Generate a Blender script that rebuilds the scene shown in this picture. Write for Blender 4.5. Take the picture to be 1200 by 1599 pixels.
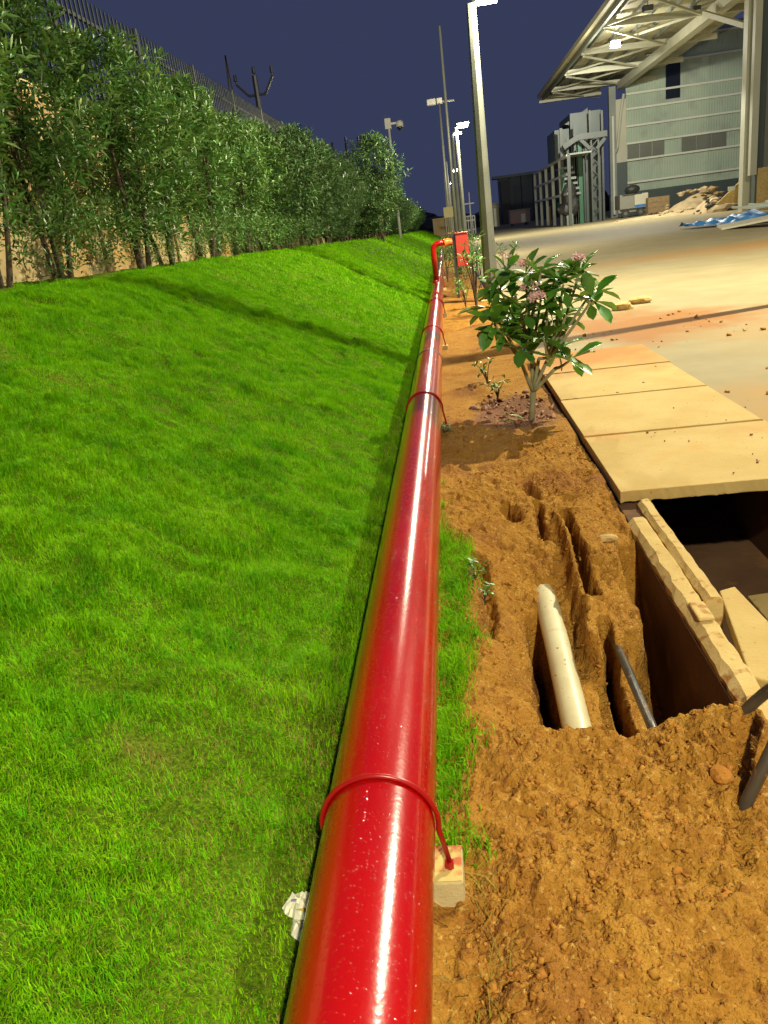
import bpy, math, random
import numpy as np
from mathutils import Vector, Matrix
random.seed(7); RNG = np.random.default_rng(11)
S = bpy.context.scene
for o in list(bpy.data.objects): bpy.data.objects.remove(o)
COL = S.collection
R = math.radians

# ------------------------------------------------------------------ camera
EYE = 1.5                                             # lens height above the soil
FPX, CX, CY = 1204.0, 600.0, 799.5                    # focal length and centre in photo pixels
VP, ROLL = (694.5, 350.0), 7.4                        # where the pipe runs to, and the tilt of the horizon
_y = Vector((VP[0]-CX, -(VP[1]-CY), -FPX)).normalized()
_h = Vector((math.cos(R(ROLL)), math.sin(R(ROLL)), 0))
_z = _h.cross(_y).normalized()
if _z.y < 0: _z = -_z
_x = _y.cross(_z)
CAMR = Matrix((_x, _y, _z))                           # camera axes -> world axes
cd = bpy.data.cameras.new('camera'); cam = bpy.data.objects.new('camera', cd); COL.objects.link(cam)
cd.sensor_fit = 'HORIZONTAL'; cd.sensor_width = 36.0; cd.lens = 36.0*FPX/1200.0
cd.clip_start = 0.02; cd.clip_end = 3000
cam.matrix_world = Matrix.Translation((0, 0, EYE)) @ CAMR.to_4x4()
S.camera = cam
def ray(px, py): return CAMR @ Vector((px-CX, -(py-CY), -FPX))
def at(px, py, Y):                                    # point on a pixel's ray at forward distance Y
    d = ray(px, py); return Vector((0, 0, EYE)) + d*(Y/d.y)
def onz(px, py, z=0.0):                               # point on a pixel's ray at height z
    d = ray(px, py); return Vector((0, 0, EYE)) + d*((z-EYE)/d.z)

# ------------------------------------------------------------------ sky, sun, exposure
W = bpy.data.worlds.new('World'); S.world = W; W.use_nodes = True
nt = W.node_tree; nt.nodes.clear()
sky = nt.nodes.new('ShaderNodeTexSky'); sky.sky_type = 'NISHITA'; sky.sun_disc = False
sky.sun_elevation = R(-6.0); sky.sun_rotation = R(250); sky.air_density = 1.5; sky.dust_density = 2.0
b1 = nt.nodes.new('ShaderNodeBackground'); nt.links.new(sky.outputs[0], b1.inputs[0]); b1.inputs[1].default_value = 0.05
b2 = nt.nodes.new('ShaderNodeBackground'); b2.inputs[0].default_value = (0.036, 0.045, 0.098, 1); b2.inputs[1].default_value = 1.0
ad = nt.nodes.new('ShaderNodeAddShader'); ow = nt.nodes.new('ShaderNodeOutputWorld')
nt.links.new(b1.outputs[0], ad.inputs[0]); nt.links.new(b2.outputs[0], ad.inputs[1]); nt.links.new(ad.outputs[0], ow.inputs[0])
S.view_settings.view_transform = 'Standard'; S.view_settings.look = 'None'
S.view_settings.gamma = 1.0; S.view_settings.exposure = 0.0; S.view_settings.use_curve_mapping = False
S.cycles.use_denoising = True
try: S.cycles.denoiser = 'OPENIMAGEDENOISE'
except Exception: pass
S.cycles.max_bounces = 6; S.cycles.transparent_max_bounces = 8
S.cycles.sample_clamp_indirect = 4.0; S.cycles.caustics_reflective = False; S.cycles.caustics_refractive = False
LAMP_W = 2500.0; LAMP_COL = (1.0, 0.90, 0.64); YARD_W = 12500.0
FLOOD_W = 13000.0; FLOOD_COL = (1.0, 0.95, 0.78)

# ------------------------------------------------------------------ helpers
def tag(o, label=None, cat=None, group=None, kind=None):
    if label: o['label'] = label
    if cat: o['category'] = cat
    if group: o['group'] = group
    if kind: o['kind'] = kind
    return o
def empty(name, loc=(0, 0, 0), label=None, cat=None, group=None):
    o = bpy.data.objects.new(name, None); COL.objects.link(o); o.location = loc; o.empty_display_size = 0.1
    return tag(o, label, cat, group)
def link(name, me, parent=None, loc=None):
    o = bpy.data.objects.new(name, me); COL.objects.link(o)
    if parent: o.parent = parent
    if loc is not None: o.location = loc
    return o
def copy_tree(o, parent=None):
    c = o.copy(); COL.objects.link(c); c.parent = parent
    for ch in o.children: copy_tree(ch, c)
    return c
def light(name, loc, watts, col, parent=None, radius=0.07):
    l = bpy.data.lights.new(name, 'POINT'); l.energy = watts; l.color = col; l.shadow_soft_size = radius
    o = bpy.data.objects.new(name, l); COL.objects.link(o); o.location = loc
    if parent: o.parent = parent
    return o
class MB:
    """collects shapes, builds them as one mesh object; coordinates relative to the parent"""
    def __init__(s, org=(0, 0, 0)): s.v = []; s.f = []; s.o = Vector(org)
    def add(s, vs, fs):
        n = len(s.v); s.v += [tuple(Vector(p)-s.o) for p in vs]; s.f += [tuple(i+n for i in f) for f in fs]; return s
    def box(s, a, b):
        x0, y0, z0 = a; x1, y1, z1 = b
        return s.add([(x0,y0,z0),(x1,y0,z0),(x1,y1,z0),(x0,y1,z0),(x0,y0,z1),(x1,y0,z1),(x1,y1,z1),(x0,y1,z1)],
                     [(0,3,2,1),(4,5,6,7),(0,1,5,4),(1,2,6,5),(2,3,7,6),(3,0,4,7)])
    def bar(s, p, q, w, t, up=(0, 0, 1)):               # rectangular bar from p to q
        p = Vector(p); q = Vector(q); d = (q-p).normalized(); u = Vector(up)
        if abs(d.dot(u)) > 0.98: u = Vector((1, 0, 0))
        r = d.cross(u).normalized(); u = r.cross(d)
        c = [(-1,-1),(1,-1),(1,1),(-1,1)]
        return s.add([p+r*(a*w/2)+u*(b*t/2) for a, b in c]+[q+r*(a*w/2)+u*(b*t/2) for a, b in c],
                     [(3,2,1,0),(4,5,6,7),(0,1,5,4),(1,2,6,5),(2,3,7,6),(3,0,4,7)])
    def tube(s, pts, rad, n=12, caps=True):
        pts = [Vector(p) for p in pts]; rads = rad if isinstance(rad, (list, tuple)) else [rad]*len(pts)
        vs = []; fs = []; pr = None
        for i, p in enumerate(pts):
            d = (pts[min(i+1, len(pts)-1)]-pts[max(i-1, 0)]).normalized()
            if pr is None:
                u = Vector((0, 0, 1)) if abs(d.z) < 0.9 else Vector((1, 0, 0)); pr = d.cross(u).normalized()
            pr = (pr-d*pr.dot(d)).normalized(); q = d.cross(pr)
            for k in range(n):
                a = 2*math.pi*k/n; vs.append(p+(pr*math.cos(a)+q*math.sin(a))*rads[i])
        for i in range(len(pts)-1):
            for k in range(n): fs.append((i*n+k, i*n+(k+1) % n, (i+1)*n+(k+1) % n, (i+1)*n+k))
        if caps: fs.append(tuple(range(n))[::-1]); fs.append(tuple((len(pts)-1)*n+k for k in range(n)))
        return s.add(vs, fs)
    def extrude(s, poly, vec):
        n = len(poly); v = Vector(vec); a = [Vector(p) for p in poly]
        return s.add(a+[p+v for p in a], [tuple(range(n))[::-1], tuple(range(n, 2*n))]+[(i, (i+1) % n, n+(i+1) % n, n+i) for i in range(n)])
    def blob(s, c, r, seed=0, sub=2, rough=0.3):
        import bmesh
        bm = bmesh.new(); bmesh.ops.create_icosphere(bm, subdivisions=sub, radius=1.0); rg = random.Random(seed)
        ks = [Vector((rg.uniform(-1,1), rg.uniform(-1,1), rg.uniform(-1,1))).normalized() for _ in range(9)]
        am = [rg.uniform(-rough, rough) for _ in ks]
        vs = []
        for v in bm.verts:
            d = v.co.normalized(); f = 1+sum(a*max(0, d.dot(k))**3 for a, k in zip(am, ks))
            vs.append((c[0]+d.x*f*r[0], c[1]+d.y*f*r[1], c[2]+d.z*f*r[2]))
        fs = [tuple(v.index for v in f.verts) for f in bm.faces]; bm.free()
        return s.add(vs, fs)
    def mesh(s, name, m, smooth=False):
        me = bpy.data.meshes.new(name); me.from_pydata(s.v, [], s.f); me.update()
        if m: me.materials.append(m)
        if smooth: me.polygons.foreach_set('use_smooth', [True]*len(me.polygons))
        return me
    def build(s, name, m, parent=None, smooth=False, bevel=0, loc=None):
        o = link(name, s.mesh(name, m, smooth), parent, loc)
        if bevel:
            b = o.modifiers.new('bevel', 'BEVEL'); b.width = bevel; b.segments = 2; b.limit_method = 'ANGLE'
        return o
def npmesh(name, V, F, m, smooth=False):
    """fast mesh from numpy arrays; F is (n,3) or (n,4)"""
    me = bpy.data.meshes.new(name); k = F.shape[1]
    me.vertices.add(len(V)); me.vertices.foreach_set('co', np.ascontiguousarray(V, np.float32).ravel())
    me.loops.add(F.size); me.loops.foreach_set('vertex_index', np.ascontiguousarray(F, np.int32).ravel())
    me.polygons.add(len(F)); me.polygons.foreach_set('loop_start', np.arange(0, F.size, k, dtype=np.int32))
    me.polygons.foreach_set('loop_total', np.full(len(F), k, np.int32))
    if smooth: me.polygons.foreach_set('use_smooth', np.ones(len(F), bool))
    me.update(calc_edges=True)
    if m: me.materials.append(m)
    return me
def vnoise(x, y, seed=0):
    xi = np.floor(x).astype(np.int64); yi = np.floor(y).astype(np.int64); xf = x-xi; yf = y-yi
    def hsh(a, b):
        n = (a*374761393+b*668265263+seed*1442695041) & 0xffffffff
        n = ((n ^ (n >> 13))*1274126177) & 0xffffffff
        return ((n ^ (n >> 16)) & 0xffff)/65535.0
    u = xf*xf*(3-2*xf); v = yf*yf*(3-2*yf)
    a = hsh(xi, yi); b = hsh(xi+1, yi); c = hsh(xi, yi+1); d = hsh(xi+1, yi+1)
    return (a*(1-u)+b*u)*(1-v)+(c*(1-u)+d*u)*v
def fbm(x, y, oct=4, seed=0):
    t = 0; a = 0.5
    for i in range(oct): t = t+a*(vnoise(x*2**i+i*17.3, y*2**i-i*9.1, seed+i)-0.5); a *= 0.5
    return t*2
def facets(x, y, seed=0):
    '''broken lumps: every cell is a small tilted plate of its own height'''
    xi = np.floor(x).astype(np.int64); yi = np.floor(y).astype(np.int64); best = np.full(x.shape, 9.0); out = np.zeros(x.shape)
    def hsh(a, b, k):
        n = (a*374761393+b*668265263+(seed*7+k)*1442695041) & 0xffffffff
        n = ((n ^ (n >> 13))*1274126177) & 0xffffffff
        return ((n ^ (n >> 16)) & 0xffff)/65535.0
    for dx in (-1, 0, 1):
        for dy in (-1, 0, 1):
            cx, cy = xi+dx, yi+dy; px, py = cx+hsh(cx, cy, 1), cy+hsh(cx, cy, 2); d = np.hypot(x-px, y-py)
            h = hsh(cx, cy, 3)**2*1.6*np.clip(1.25-d*1.5, 0, 1)+((x-px)*(hsh(cx, cy, 4)-.5)+(y-py)*(hsh(cx, cy, 5)-.5))*1.4*hsh(cx, cy, 3)
            m = d < best; best = np.where(m, d, best); out = np.where(m, h, out)
    return out
def sstep(a, b, x):
    t = np.clip((x-a)/(b-a), 0, 1); return t*t*(3-2*t)

# ------------------------------------------------------------------ materials
MATS = {}
def mat(name, c1, c2=None, scale=5.0, rough=0.6, rough2=None, metal=0.0, bump=0.0, bscale=40.0, spec=0.5, coat=0.0,
        detail=6.0, lo=0.35, hi=0.65, c3=None, s3=1.0, l3=0.55, h3=0.7, trans=0.0, island=0.0, emit=None, estr=0.0, bdist=0.01):
    m = bpy.data.materials.new(name); m.use_nodes = True; t = m.node_tree; p = t.nodes['Principled BSDF']; N = t.nodes.new; L = t.links.new
    p.inputs['Roughness'].default_value = rough; p.inputs['Metallic'].default_value = metal; p.inputs['Specular IOR Level'].default_value = spec
    if coat: p.inputs['Coat Weight'].default_value = coat; p.inputs['Coat Roughness'].default_value = 0.08
    geo = N('ShaderNodeNewGeometry'); pos = geo.outputs['Position']; col = None
    def rgb(c):
        n = N('ShaderNodeRGB'); n.outputs[0].default_value = (*c, 1); return n.outputs[0]
    def noise(sc, det):
        n = N('ShaderNodeTexNoise'); n.inputs['Scale'].default_value = sc; n.inputs['Detail'].default_value = det; n.inputs['Roughness'].default_value = 0.6
        L(pos, n.inputs['Vector']); return n.outputs[0]
    def mix(f, a, b, lo_, hi_):
        r = N('ShaderNodeMapRange'); r.inputs[1].default_value = lo_; r.inputs[2].default_value = hi_; L(f, r.inputs[0])
        x = N('ShaderNodeMix'); x.data_type = 'RGBA'; L(r.outputs[0], x.inputs[0]); L(a, x.inputs[6]); L(b, x.inputs[7]); return x.outputs[2]
    if c2 or c3 or island:
        col = rgb(c1)
        if c2:
            nz = noise(scale, detail); col = mix(nz, col, rgb(c2), lo, hi)
            if rough2 is not None:
                r = N('ShaderNodeMapRange'); r.inputs[1].default_value = lo; r.inputs[2].default_value = hi; r.inputs[3].default_value = rough; r.inputs[4].default_value = rough2
                L(nz, r.inputs[0]); L(r.outputs[0], p.inputs['Roughness'])
        if c3: col = mix(noise(s3, 4.0), col, rgb(c3), l3, h3)
        if island:
            h = N('ShaderNodeHueSaturation'); r = N('ShaderNodeMapRange'); r.inputs[3].default_value = 1-island; r.inputs[4].default_value = 1+island
            L(geo.outputs['Random Per Island'], r.inputs[0]); L(r.outputs[0], h.inputs['Value'])
            r2 = N('ShaderNodeMapRange'); r2.inputs[3].default_value = 0.5-island*0.06; r2.inputs[4].default_value = 0.5+island*0.06
            sx = N('ShaderNodeMath'); sx.operation = 'FRACT'; s2 = N('ShaderNodeMath'); s2.operation = 'MULTIPLY'; s2.inputs[1].default_value = 7.31
            L(geo.outputs['Random Per Island'], s2.inputs[0]); L(s2.outputs[0], sx.inputs[0]); L(sx.outputs[0], r2.inputs[0]); L(r2.outputs[0], h.inputs['Hue'])
            L(col, h.inputs['Color']); col = h.outputs[0]
        L(col, p.inputs['Base Color'])
    else: p.inputs['Base Color'].default_value = (*c1, 1)
    if bump:
        b = N('ShaderNodeBump'); b.inputs['Strength'].default_value = bump; b.inputs['Distance'].default_value = bdist
        L(noise(bscale, 5.0), b.inputs['Height']); L(b.outputs[0], p.inputs['Normal'])
    if trans:
        tr = N('ShaderNodeBsdfTranslucent'); mx = N('ShaderNodeMixShader'); mx.inputs[0].default_value = trans
        if col is not None: L(col, tr.inputs[0])
        else: tr.inputs[0].default_value = (*c1, 1)
        L(p.outputs[0], mx.inputs[1]); L(tr.outputs[0], mx.inputs[2]); L(mx.outputs[0], t.nodes['Material Output'].inputs[0])
    if emit:
        p.inputs['Emission Color'].default_value = (*emit, 1); p.inputs['Emission Strength'].default_value = estr
    MATS[name] = m; return m
mat('soil', (0.39, 0.200, 0.028), (0.31, 0.140, 0.018), 6.0, 0.95, bump=0.8, bscale=70, c3=(0.215, 0.075, 0.018), s3=1.3, l3=0.52, h3=0.7, spec=0.2)
mat('clod', (0.41, 0.200, 0.032), (0.32, 0.140, 0.021), 9.0, 0.95, bump=0.5, bscale=120, island=0.14, spec=0.2)
mat('wet_soil', (0.30, 0.14, 0.065), (0.18, 0.075, 0.035), 12.0, 0.7, bump=1.0, bscale=45, spec=0.4)
mat('turf_soil', (0.13, 0.22, 0.006), (0.045, 0.085, 0.005), 75.0, 0.95, c3=(0.17, 0.13, 0.02), s3=2.2, l3=0.64, h3=0.78, bump=1.0, bscale=60, spec=0.1)
mat('grass', (0.165, 0.450, 0.002), (0.225, 0.500, 0.003), 3.0, 0.7, c3=(0.095, 0.330, 0.002), s3=4.0, l3=0.48, h3=0.68, trans=0.3, island=0.35, spec=0.12)
mat('grass_dry', (0.20, 0.22, 0.02), (0.30, 0.24, 0.05), 8.0, 0.7, trans=0.25, island=0.35, spec=0.2)
mat('slab', (0.52, 0.385, 0.145), (0.46, 0.325, 0.105), 2.5, 0.85, bump=0.25, bscale=60, c3=(0.47, 0.26, 0.075), s3=1.1, l3=0.55, h3=0.72, spec=0.3)
mat('concrete', (0.60, 0.45, 0.18), (0.50, 0.35, 0.12), 5.0, 0.9, bump=0.4, bscale=80, spec=0.3)
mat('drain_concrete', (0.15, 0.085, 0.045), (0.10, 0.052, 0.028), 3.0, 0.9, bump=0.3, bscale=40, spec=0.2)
mat('apron', (0.30, 0.255, 0.14), (0.25, 0.21, 0.108), 1.2, 0.8, bump=0.15, bscale=30, c3=(0.28, 0.19, 0.08), s3=0.32, l3=0.56, h3=0.72, spec=0.3)
mat('far_ground', (0.12, 0.09, 0.04), (0.07, 0.06, 0.03), 0.2, 0.95)
mat('strap_red', (0.33, 0.006, 0.006), rough=0.3)
mat('valve_orange', (0.75, 0.17, 0.02), rough=0.35)
mat('box_red', (0.42, 0.035, 0.02), (0.36, 0.03, 0.02), 4.0, 0.5)
mat('block', (0.56, 0.47, 0.24), (0.45, 0.36, 0.17), 12.0, 0.9, bump=0.4, bscale=90)
mat('block_painted', (0.46, 0.12, 0.05), (0.55, 0.43, 0.14), 16.0, 0.85, lo=0.42, hi=0.52)
mat('galv', (0.17, 0.18, 0.15), (0.135, 0.145, 0.12), 3.0, 0.45, metal=0.35, bump=0.1, bscale=30)
mat('dark_metal', (0.035, 0.038, 0.035), (0.06, 0.06, 0.055), 6.0, 0.55, metal=0.3)
mat('white_paint', (0.62, 0.62, 0.56), (0.50, 0.50, 0.44), 2.0, 0.5)
mat('fence_metal', (0.035, 0.045, 0.045), (0.025, 0.032, 0.032), 4.0, 0.5, metal=0.3)
mat('wall_plaster', (0.50, 0.40, 0.20), (0.44, 0.33, 0.15), 1.1, 0.9, c3=(0.46, 0.24, 0.05), s3=0.8, l3=0.5, h3=0.7)
mat('leaf', (0.085, 0.185, 0.040), (0.13, 0.25, 0.05), 2.5, 0.42, trans=0.22, island=0.45, spec=0.6)
mat('leaf_far', (0.075, 0.155, 0.048), (0.105, 0.19, 0.055), 2.5, 0.4, trans=0.2, island=0.45, spec=0.5)
mat('bark', (0.085, 0.06, 0.035), (0.05, 0.035, 0.02), 14.0, 0.9, bump=0.8, bscale=40)
mat('plumeria_leaf', (0.075, 0.210, 0.022), (0.125, 0.285, 0.030), 6.0, 0.38, trans=0.2, island=0.35, spec=0.6)
mat('plumeria_bark', (0.30, 0.29, 0.16), (0.22, 0.20, 0.11), 12.0, 0.8, bump=0.3)
mat('petal', (0.78, 0.55, 0.50), (0.62, 0.30, 0.33), 25.0, 0.6, trans=0.25, island=0.2)
mat('pvc', (0.62, 0.58, 0.36), (0.54, 0.48, 0.27), 5.0, 0.4, c3=(0.40, 0.24, 0.08), s3=7.0, l3=0.6, h3=0.75)
mat('cable', (0.030, 0.032, 0.030), (0.07, 0.055, 0.035), 8.0, 0.42)
mat('litter', (0.78, 0.78, 0.62), (0.70, 0.70, 0.52), 20.0, 0.5)
mat('litter_yellow', (0.66, 0.50, 0.06), rough=0.5)
mat('ink_red', (0.45, 0.12, 0.07), rough=0.6)
mat('ink_blue', (0.22, 0.24, 0.40), rough=0.6)
mat('sheet_wall', (0.43, 0.51, 0.40), (0.37, 0.45, 0.36), 0.35, 0.5, spec=0.4)
mat('sheet_dark', (0.075, 0.10, 0.095), (0.06, 0.08, 0.075), 0.3, 0.5)
mat('louvre', (0.17, 0.18, 0.15), (0.14, 0.15, 0.125), 0.5, 0.5)
mat('girt', (0.66, 0.68, 0.58), rough=0.45)
mat('steel_pale', (0.52, 0.52, 0.40), (0.45, 0.45, 0.34), 0.5, 0.5)
mat('steel_grey', (0.24, 0.27, 0.24), (0.19, 0.21, 0.19), 0.5, 0.5)
mat('roof_sheet', (0.50, 0.47, 0.30), (0.43, 0.40, 0.26), 0.3, 0.55)
mat('tower_steel', (0.075, 0.088, 0.08), (0.055, 0.065, 0.06), 0.5, 0.5)
mat('glass_dark', (0.015, 0.02, 0.03), rough=0.15)
mat('green_paint', (0.03, 0.12, 0.06), rough=0.5)
mat('rubble', (0.46, 0.36, 0.20), (0.30, 0.22, 0.12), 1.5, 0.95)
mat('wood', (0.30, 0.21, 0.10), (0.22, 0.15, 0.07), 4.0, 0.8)
mat('tarp_blue', (0.03, 0.16, 0.45), (0.05, 0.22, 0.52), 2.0, 0.45)
mat('machine_white', (0.62, 0.58, 0.42), (0.52, 0.49, 0.36), 1.0, 0.5)
mat('machine_grey', (0.26, 0.26, 0.21), rough=0.6)
mat('container_pink', (0.42, 0.27, 0.22), rough=0.6)
mat('board', (0.36, 0.33, 0.17), rough=0.7)
mat('insulator', (0.02, 0.02, 0.025), rough=0.5)
mat('lens_lit', (0.9, 0.9, 0.9), rough=0.3, emit=(1.0, 0.97, 0.9), estr=60.0)
mat('lens_far', (0.9, 0.9, 0.9), rough=0.3, emit=(0.85, 0.9, 1.0), estr=40.0)
M = MATS
def crumble(m):
    t = m.node_tree; N = t.nodes.new; L = t.links.new; p = t.nodes['Principled BSDF']; b0 = [n for n in t.nodes if n.type == 'BUMP'][0]
    geo = N('ShaderNodeNewGeometry'); v = N('ShaderNodeTexVoronoi'); v.inputs['Scale'].default_value = 95; v.feature = 'SMOOTH_F1'
    nz = N('ShaderNodeTexNoise'); nz.inputs['Scale'].default_value = 30; nz.inputs['Detail'].default_value = 4
    mx = N('ShaderNodeMix'); mx.data_type = 'VECTOR'; mx.inputs[0].default_value = 0.06; L(geo.outputs['Position'], nz.inputs['Vector']); L(geo.outputs['Position'], mx.inputs[4]); L(nz.outputs['Color'], mx.inputs[5])
    L(mx.outputs[1], v.inputs['Vector']); b = N('ShaderNodeBump'); b.invert = True; b.inputs['Strength'].default_value = 0.75; b.inputs['Distance'].default_value = 0.012
    L(v.outputs['Distance'], b.inputs['Height']); L(b0.outputs[0], b.inputs['Normal']); L(b.outputs[0], p.inputs['Normal'])
crumble(M['soil'])
def speckle(m, col, scale, lo, hi):
    t = m.node_tree; N = t.nodes.new; L = t.links.new; p = t.nodes['Principled BSDF']; old = p.inputs['Base Color'].links[0].from_socket
    geo = N('ShaderNodeNewGeometry'); nz = N('ShaderNodeTexNoise'); nz.inputs['Scale'].default_value = scale; nz.inputs['Detail'].default_value = 3; L(geo.outputs['Position'], nz.inputs['Vector'])
    r = N('ShaderNodeMapRange'); r.inputs[1].default_value = lo; r.inputs[2].default_value = hi; L(nz.outputs[0], r.inputs[0])
    x = N('ShaderNodeMix'); x.data_type = 'RGBA'; L(r.outputs[0], x.inputs[0]); L(old, x.inputs[6]); x.inputs[7].default_value = (*col, 1); L(x.outputs[2], p.inputs['Base Color'])
speckle(M['soil'], (0.50, 0.30, 0.075), 55, 0.60, 0.72)
speckle(M['soil'], (0.20, 0.075, 0.014), 24, 0.58, 0.74)
speckle(M['slab'], (0.36, 0.20, 0.06), 38, 0.66, 0.74)
speckle(M['slab'], (0.50, 0.33, 0.10), 4, 0.55, 0.75)
speckle(M['concrete'], (0.36, 0.18, 0.05), 16, 0.57, 0.68)
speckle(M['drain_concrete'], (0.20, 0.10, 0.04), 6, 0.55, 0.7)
speckle(M['sheet_wall'], (0.31, 0.33, 0.27), 0.5, 0.55, 0.75)
speckle(M['pvc'], (0.30, 0.15, 0.04), 48, 0.66, 0.72)
speckle(M['cable'], (0.25, 0.13, 0.04), 30, 0.60, 0.72)
def stain(m, cx, cy, rx, ry, col, lo=1.2, hi=1.5, ns=9, amp=0.9):
    '''damp, mulched bowl of soil round a planted bush: darker earth with a ragged rim'''
    t = m.node_tree; N = t.nodes.new; L = t.links.new; p = t.nodes['Principled BSDF']; old = p.inputs['Base Color'].links[0].from_socket
    geo = N('ShaderNodeNewGeometry'); mp = N('ShaderNodeMapping'); mp.inputs['Location'].default_value = (-cx/rx, -cy/ry, 0); mp.inputs['Scale'].default_value = (1/rx, 1/ry, 0.0)
    L(geo.outputs['Position'], mp.inputs['Vector']); ln = N('ShaderNodeVectorMath'); ln.operation = 'LENGTH'; L(mp.outputs[0], ln.inputs[0])
    nz = N('ShaderNodeTexNoise'); nz.inputs['Scale'].default_value = ns; nz.inputs['Detail'].default_value = 6; L(geo.outputs['Position'], nz.inputs['Vector'])
    ad = N('ShaderNodeMath'); ad.operation = 'MULTIPLY_ADD'; L(nz.outputs[0], ad.inputs[0]); ad.inputs[1].default_value = amp; L(ln.outputs['Value'], ad.inputs[2])
    r = N('ShaderNodeMapRange'); r.inputs[1].default_value = lo; r.inputs[2].default_value = hi; r.inputs[3].default_value = 1; r.inputs[4].default_value = 0; L(ad.outputs[0], r.inputs[0])
    x = N('ShaderNodeMix'); x.data_type = 'RGBA'; L(r.outputs[0], x.inputs[0]); L(old, x.inputs[6]); x.inputs[7].default_value = (*col, 1); L(x.outputs[2], p.inputs['Base Color'])
stain(M['soil'], 0.44, 6.25, 0.36, 0.75, (0.20, 0.095, 0.048))
stain(M['apron'], 2.4, 10.3, 1.9, 1.9, (0.27, 0.125, 0.035), 1.05, 1.6, 1.6, 1.3)
stain(M['apron'], 5.5, 8.5, 2.8, 1.3, (0.33, 0.22, 0.085), 1.0, 1.9, 1.3, 1.4)
stain(M['apron'], 2.4, 5.4, 0.7, 1.3, (0.35, 0.22, 0.075), 0.9, 1.8, 2.2, 1.2)
stain(M['apron'], 11, 22, 9, 2.4, (0.33, 0.20, 0.07), 1.0, 1.8, 0.5, 1.3)
stain(M['slab'], 1.3, 8.3, 1.3, 1.2, (0.42, 0.19, 0.045), 0.9, 1.6, 3, 1.0)
def pipe_paint():
    m = bpy.data.materials.new('pipe_red'); m.use_nodes = True; t = m.node_tree; p = t.nodes['Principled BSDF']; N = t.nodes.new; L = t.links.new
    geo = N('ShaderNodeNewGeometry'); pos = geo.outputs['Position']
    n1 = N('ShaderNodeTexNoise'); n1.inputs['Scale'].default_value = 2.2; n1.inputs['Detail'].default_value = 5; L(pos, n1.inputs['Vector'])
    r = N('ShaderNodeValToRGB'); r.color_ramp.elements[0].position = 0.35; r.color_ramp.elements[0].color = (0.32, 0.0012, 0.002, 1)
    r.color_ramp.elements[1].position = 0.7; r.color_ramp.elements[1].color = (0.39, 0.003, 0.002, 1); L(n1.outputs[0], r.inputs[0]); L(r.outputs[0], p.inputs['Base Color'])
    p.inputs['Roughness'].default_value = 0.22; p.inputs['Specular IOR Level'].default_value = 0.35
    p.inputs['Coat Weight'].default_value = 0.75; p.inputs['Coat Roughness'].default_value = 0.10
    # orange peel in the paint and sparse dew beads on the gloss coat
    n2 = N('ShaderNodeTexNoise'); n2.inputs['Scale'].default_value = 70; n2.inputs['Detail'].default_value = 3; L(pos, n2.inputs['Vector'])
    b0 = N('ShaderNodeBump'); b0.inputs['Strength'].default_value = 0.13; b0.inputs['Distance'].default_value = 0.003; L(n2.outputs[0], b0.inputs['Height']); L(b0.outputs[0], p.inputs['Normal'])
    v = N('ShaderNodeTexVoronoi'); v.inputs['Scale'].default_value = 105; L(pos, v.inputs['Vector'])
    mr = N('ShaderNodeMapRange'); mr.inputs[1].default_value = 0.0; mr.inputs[2].default_value = 0.42; mr.inputs[3].default_value = 1.0; mr.inputs[4].default_value = 0.0; L(v.outputs['Distance'], mr.inputs[0])
    sp = N('ShaderNodeSeparateColor'); L(v.outputs['Color'], sp.inputs[0]); gt_ = N('ShaderNodeMath'); gt_.operation = 'GREATER_THAN'; gt_.inputs[1].default_value = 0.5; L(sp.outputs[0], gt_.inputs[0])
    mu_ = N('ShaderNodeMath'); mu_.operation = 'MULTIPLY'; L(mr.outputs[0], mu_.inputs[0]); L(gt_.outputs[0], mu_.inputs[1])
    b = N('ShaderNodeBump'); b.inputs['Strength'].default_value = 1.0; b.inputs['Distance'].default_value = 0.0026; L(mu_.outputs[0], b.inputs['Height']); L(b0.outputs[0], b.inputs['Normal'])
    L(b.outputs[0], p.inputs['Coat Normal'])
    M['pipe_red'] = m
pipe_paint()

# ------------------------------------------------------------------ ground shapes
def crest(y): return 1.43-0.0055*np.clip(y-8, -4, 60)
def berm_z(x, y):
    """lawn bank rising from the pipe to the tree row"""
    u = -x-0.46; zc = crest(y)
    s = 0.5*np.maximum(u, 0); k = 0.10
    z = -k*np.log(np.exp(-np.clip(s, 0, 3)/k)+np.exp(-zc/k))             # soft min with the crest
    z = np.maximum(z, 0)+0.0
    return z
def lawn_z(x, y):
    z = berm_z(x, y)
    on = sstep(-0.35, -0.75, x)
    d = np.clip(14.0/np.maximum(y, 1), 0.15, 1)
    wx, wy = x+0.25*fbm(x*1.7, y*1.7, 2, 3), y+0.25*fbm(x*1.7+9, y*1.7, 2, 4)
    rip = fbm(wx*2.0+wy*1.1, wy*2.6-wx*2.2, 4, 5)*0.075+fbm(wx*7+wy*3, wy*6, 3, 9)*0.045
    z = z+on*rip
    return z
def polyd(x, y, pts):
    best = np.full(x.shape, 9.0)
    for (ax, ay), (bx, by) in zip(pts[:-1], pts[1:]):
        vx, vy = bx-ax, by-ay; t = np.clip(((x-ax)*vx+(y-ay)*vy)/(vx*vx+vy*vy), 0, 1)
        best = np.minimum(best, np.hypot(x-ax-t*vx, y-ay-t*vy))
    return best
TX = 0.785                                                                # outer face of the drain wall
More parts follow.
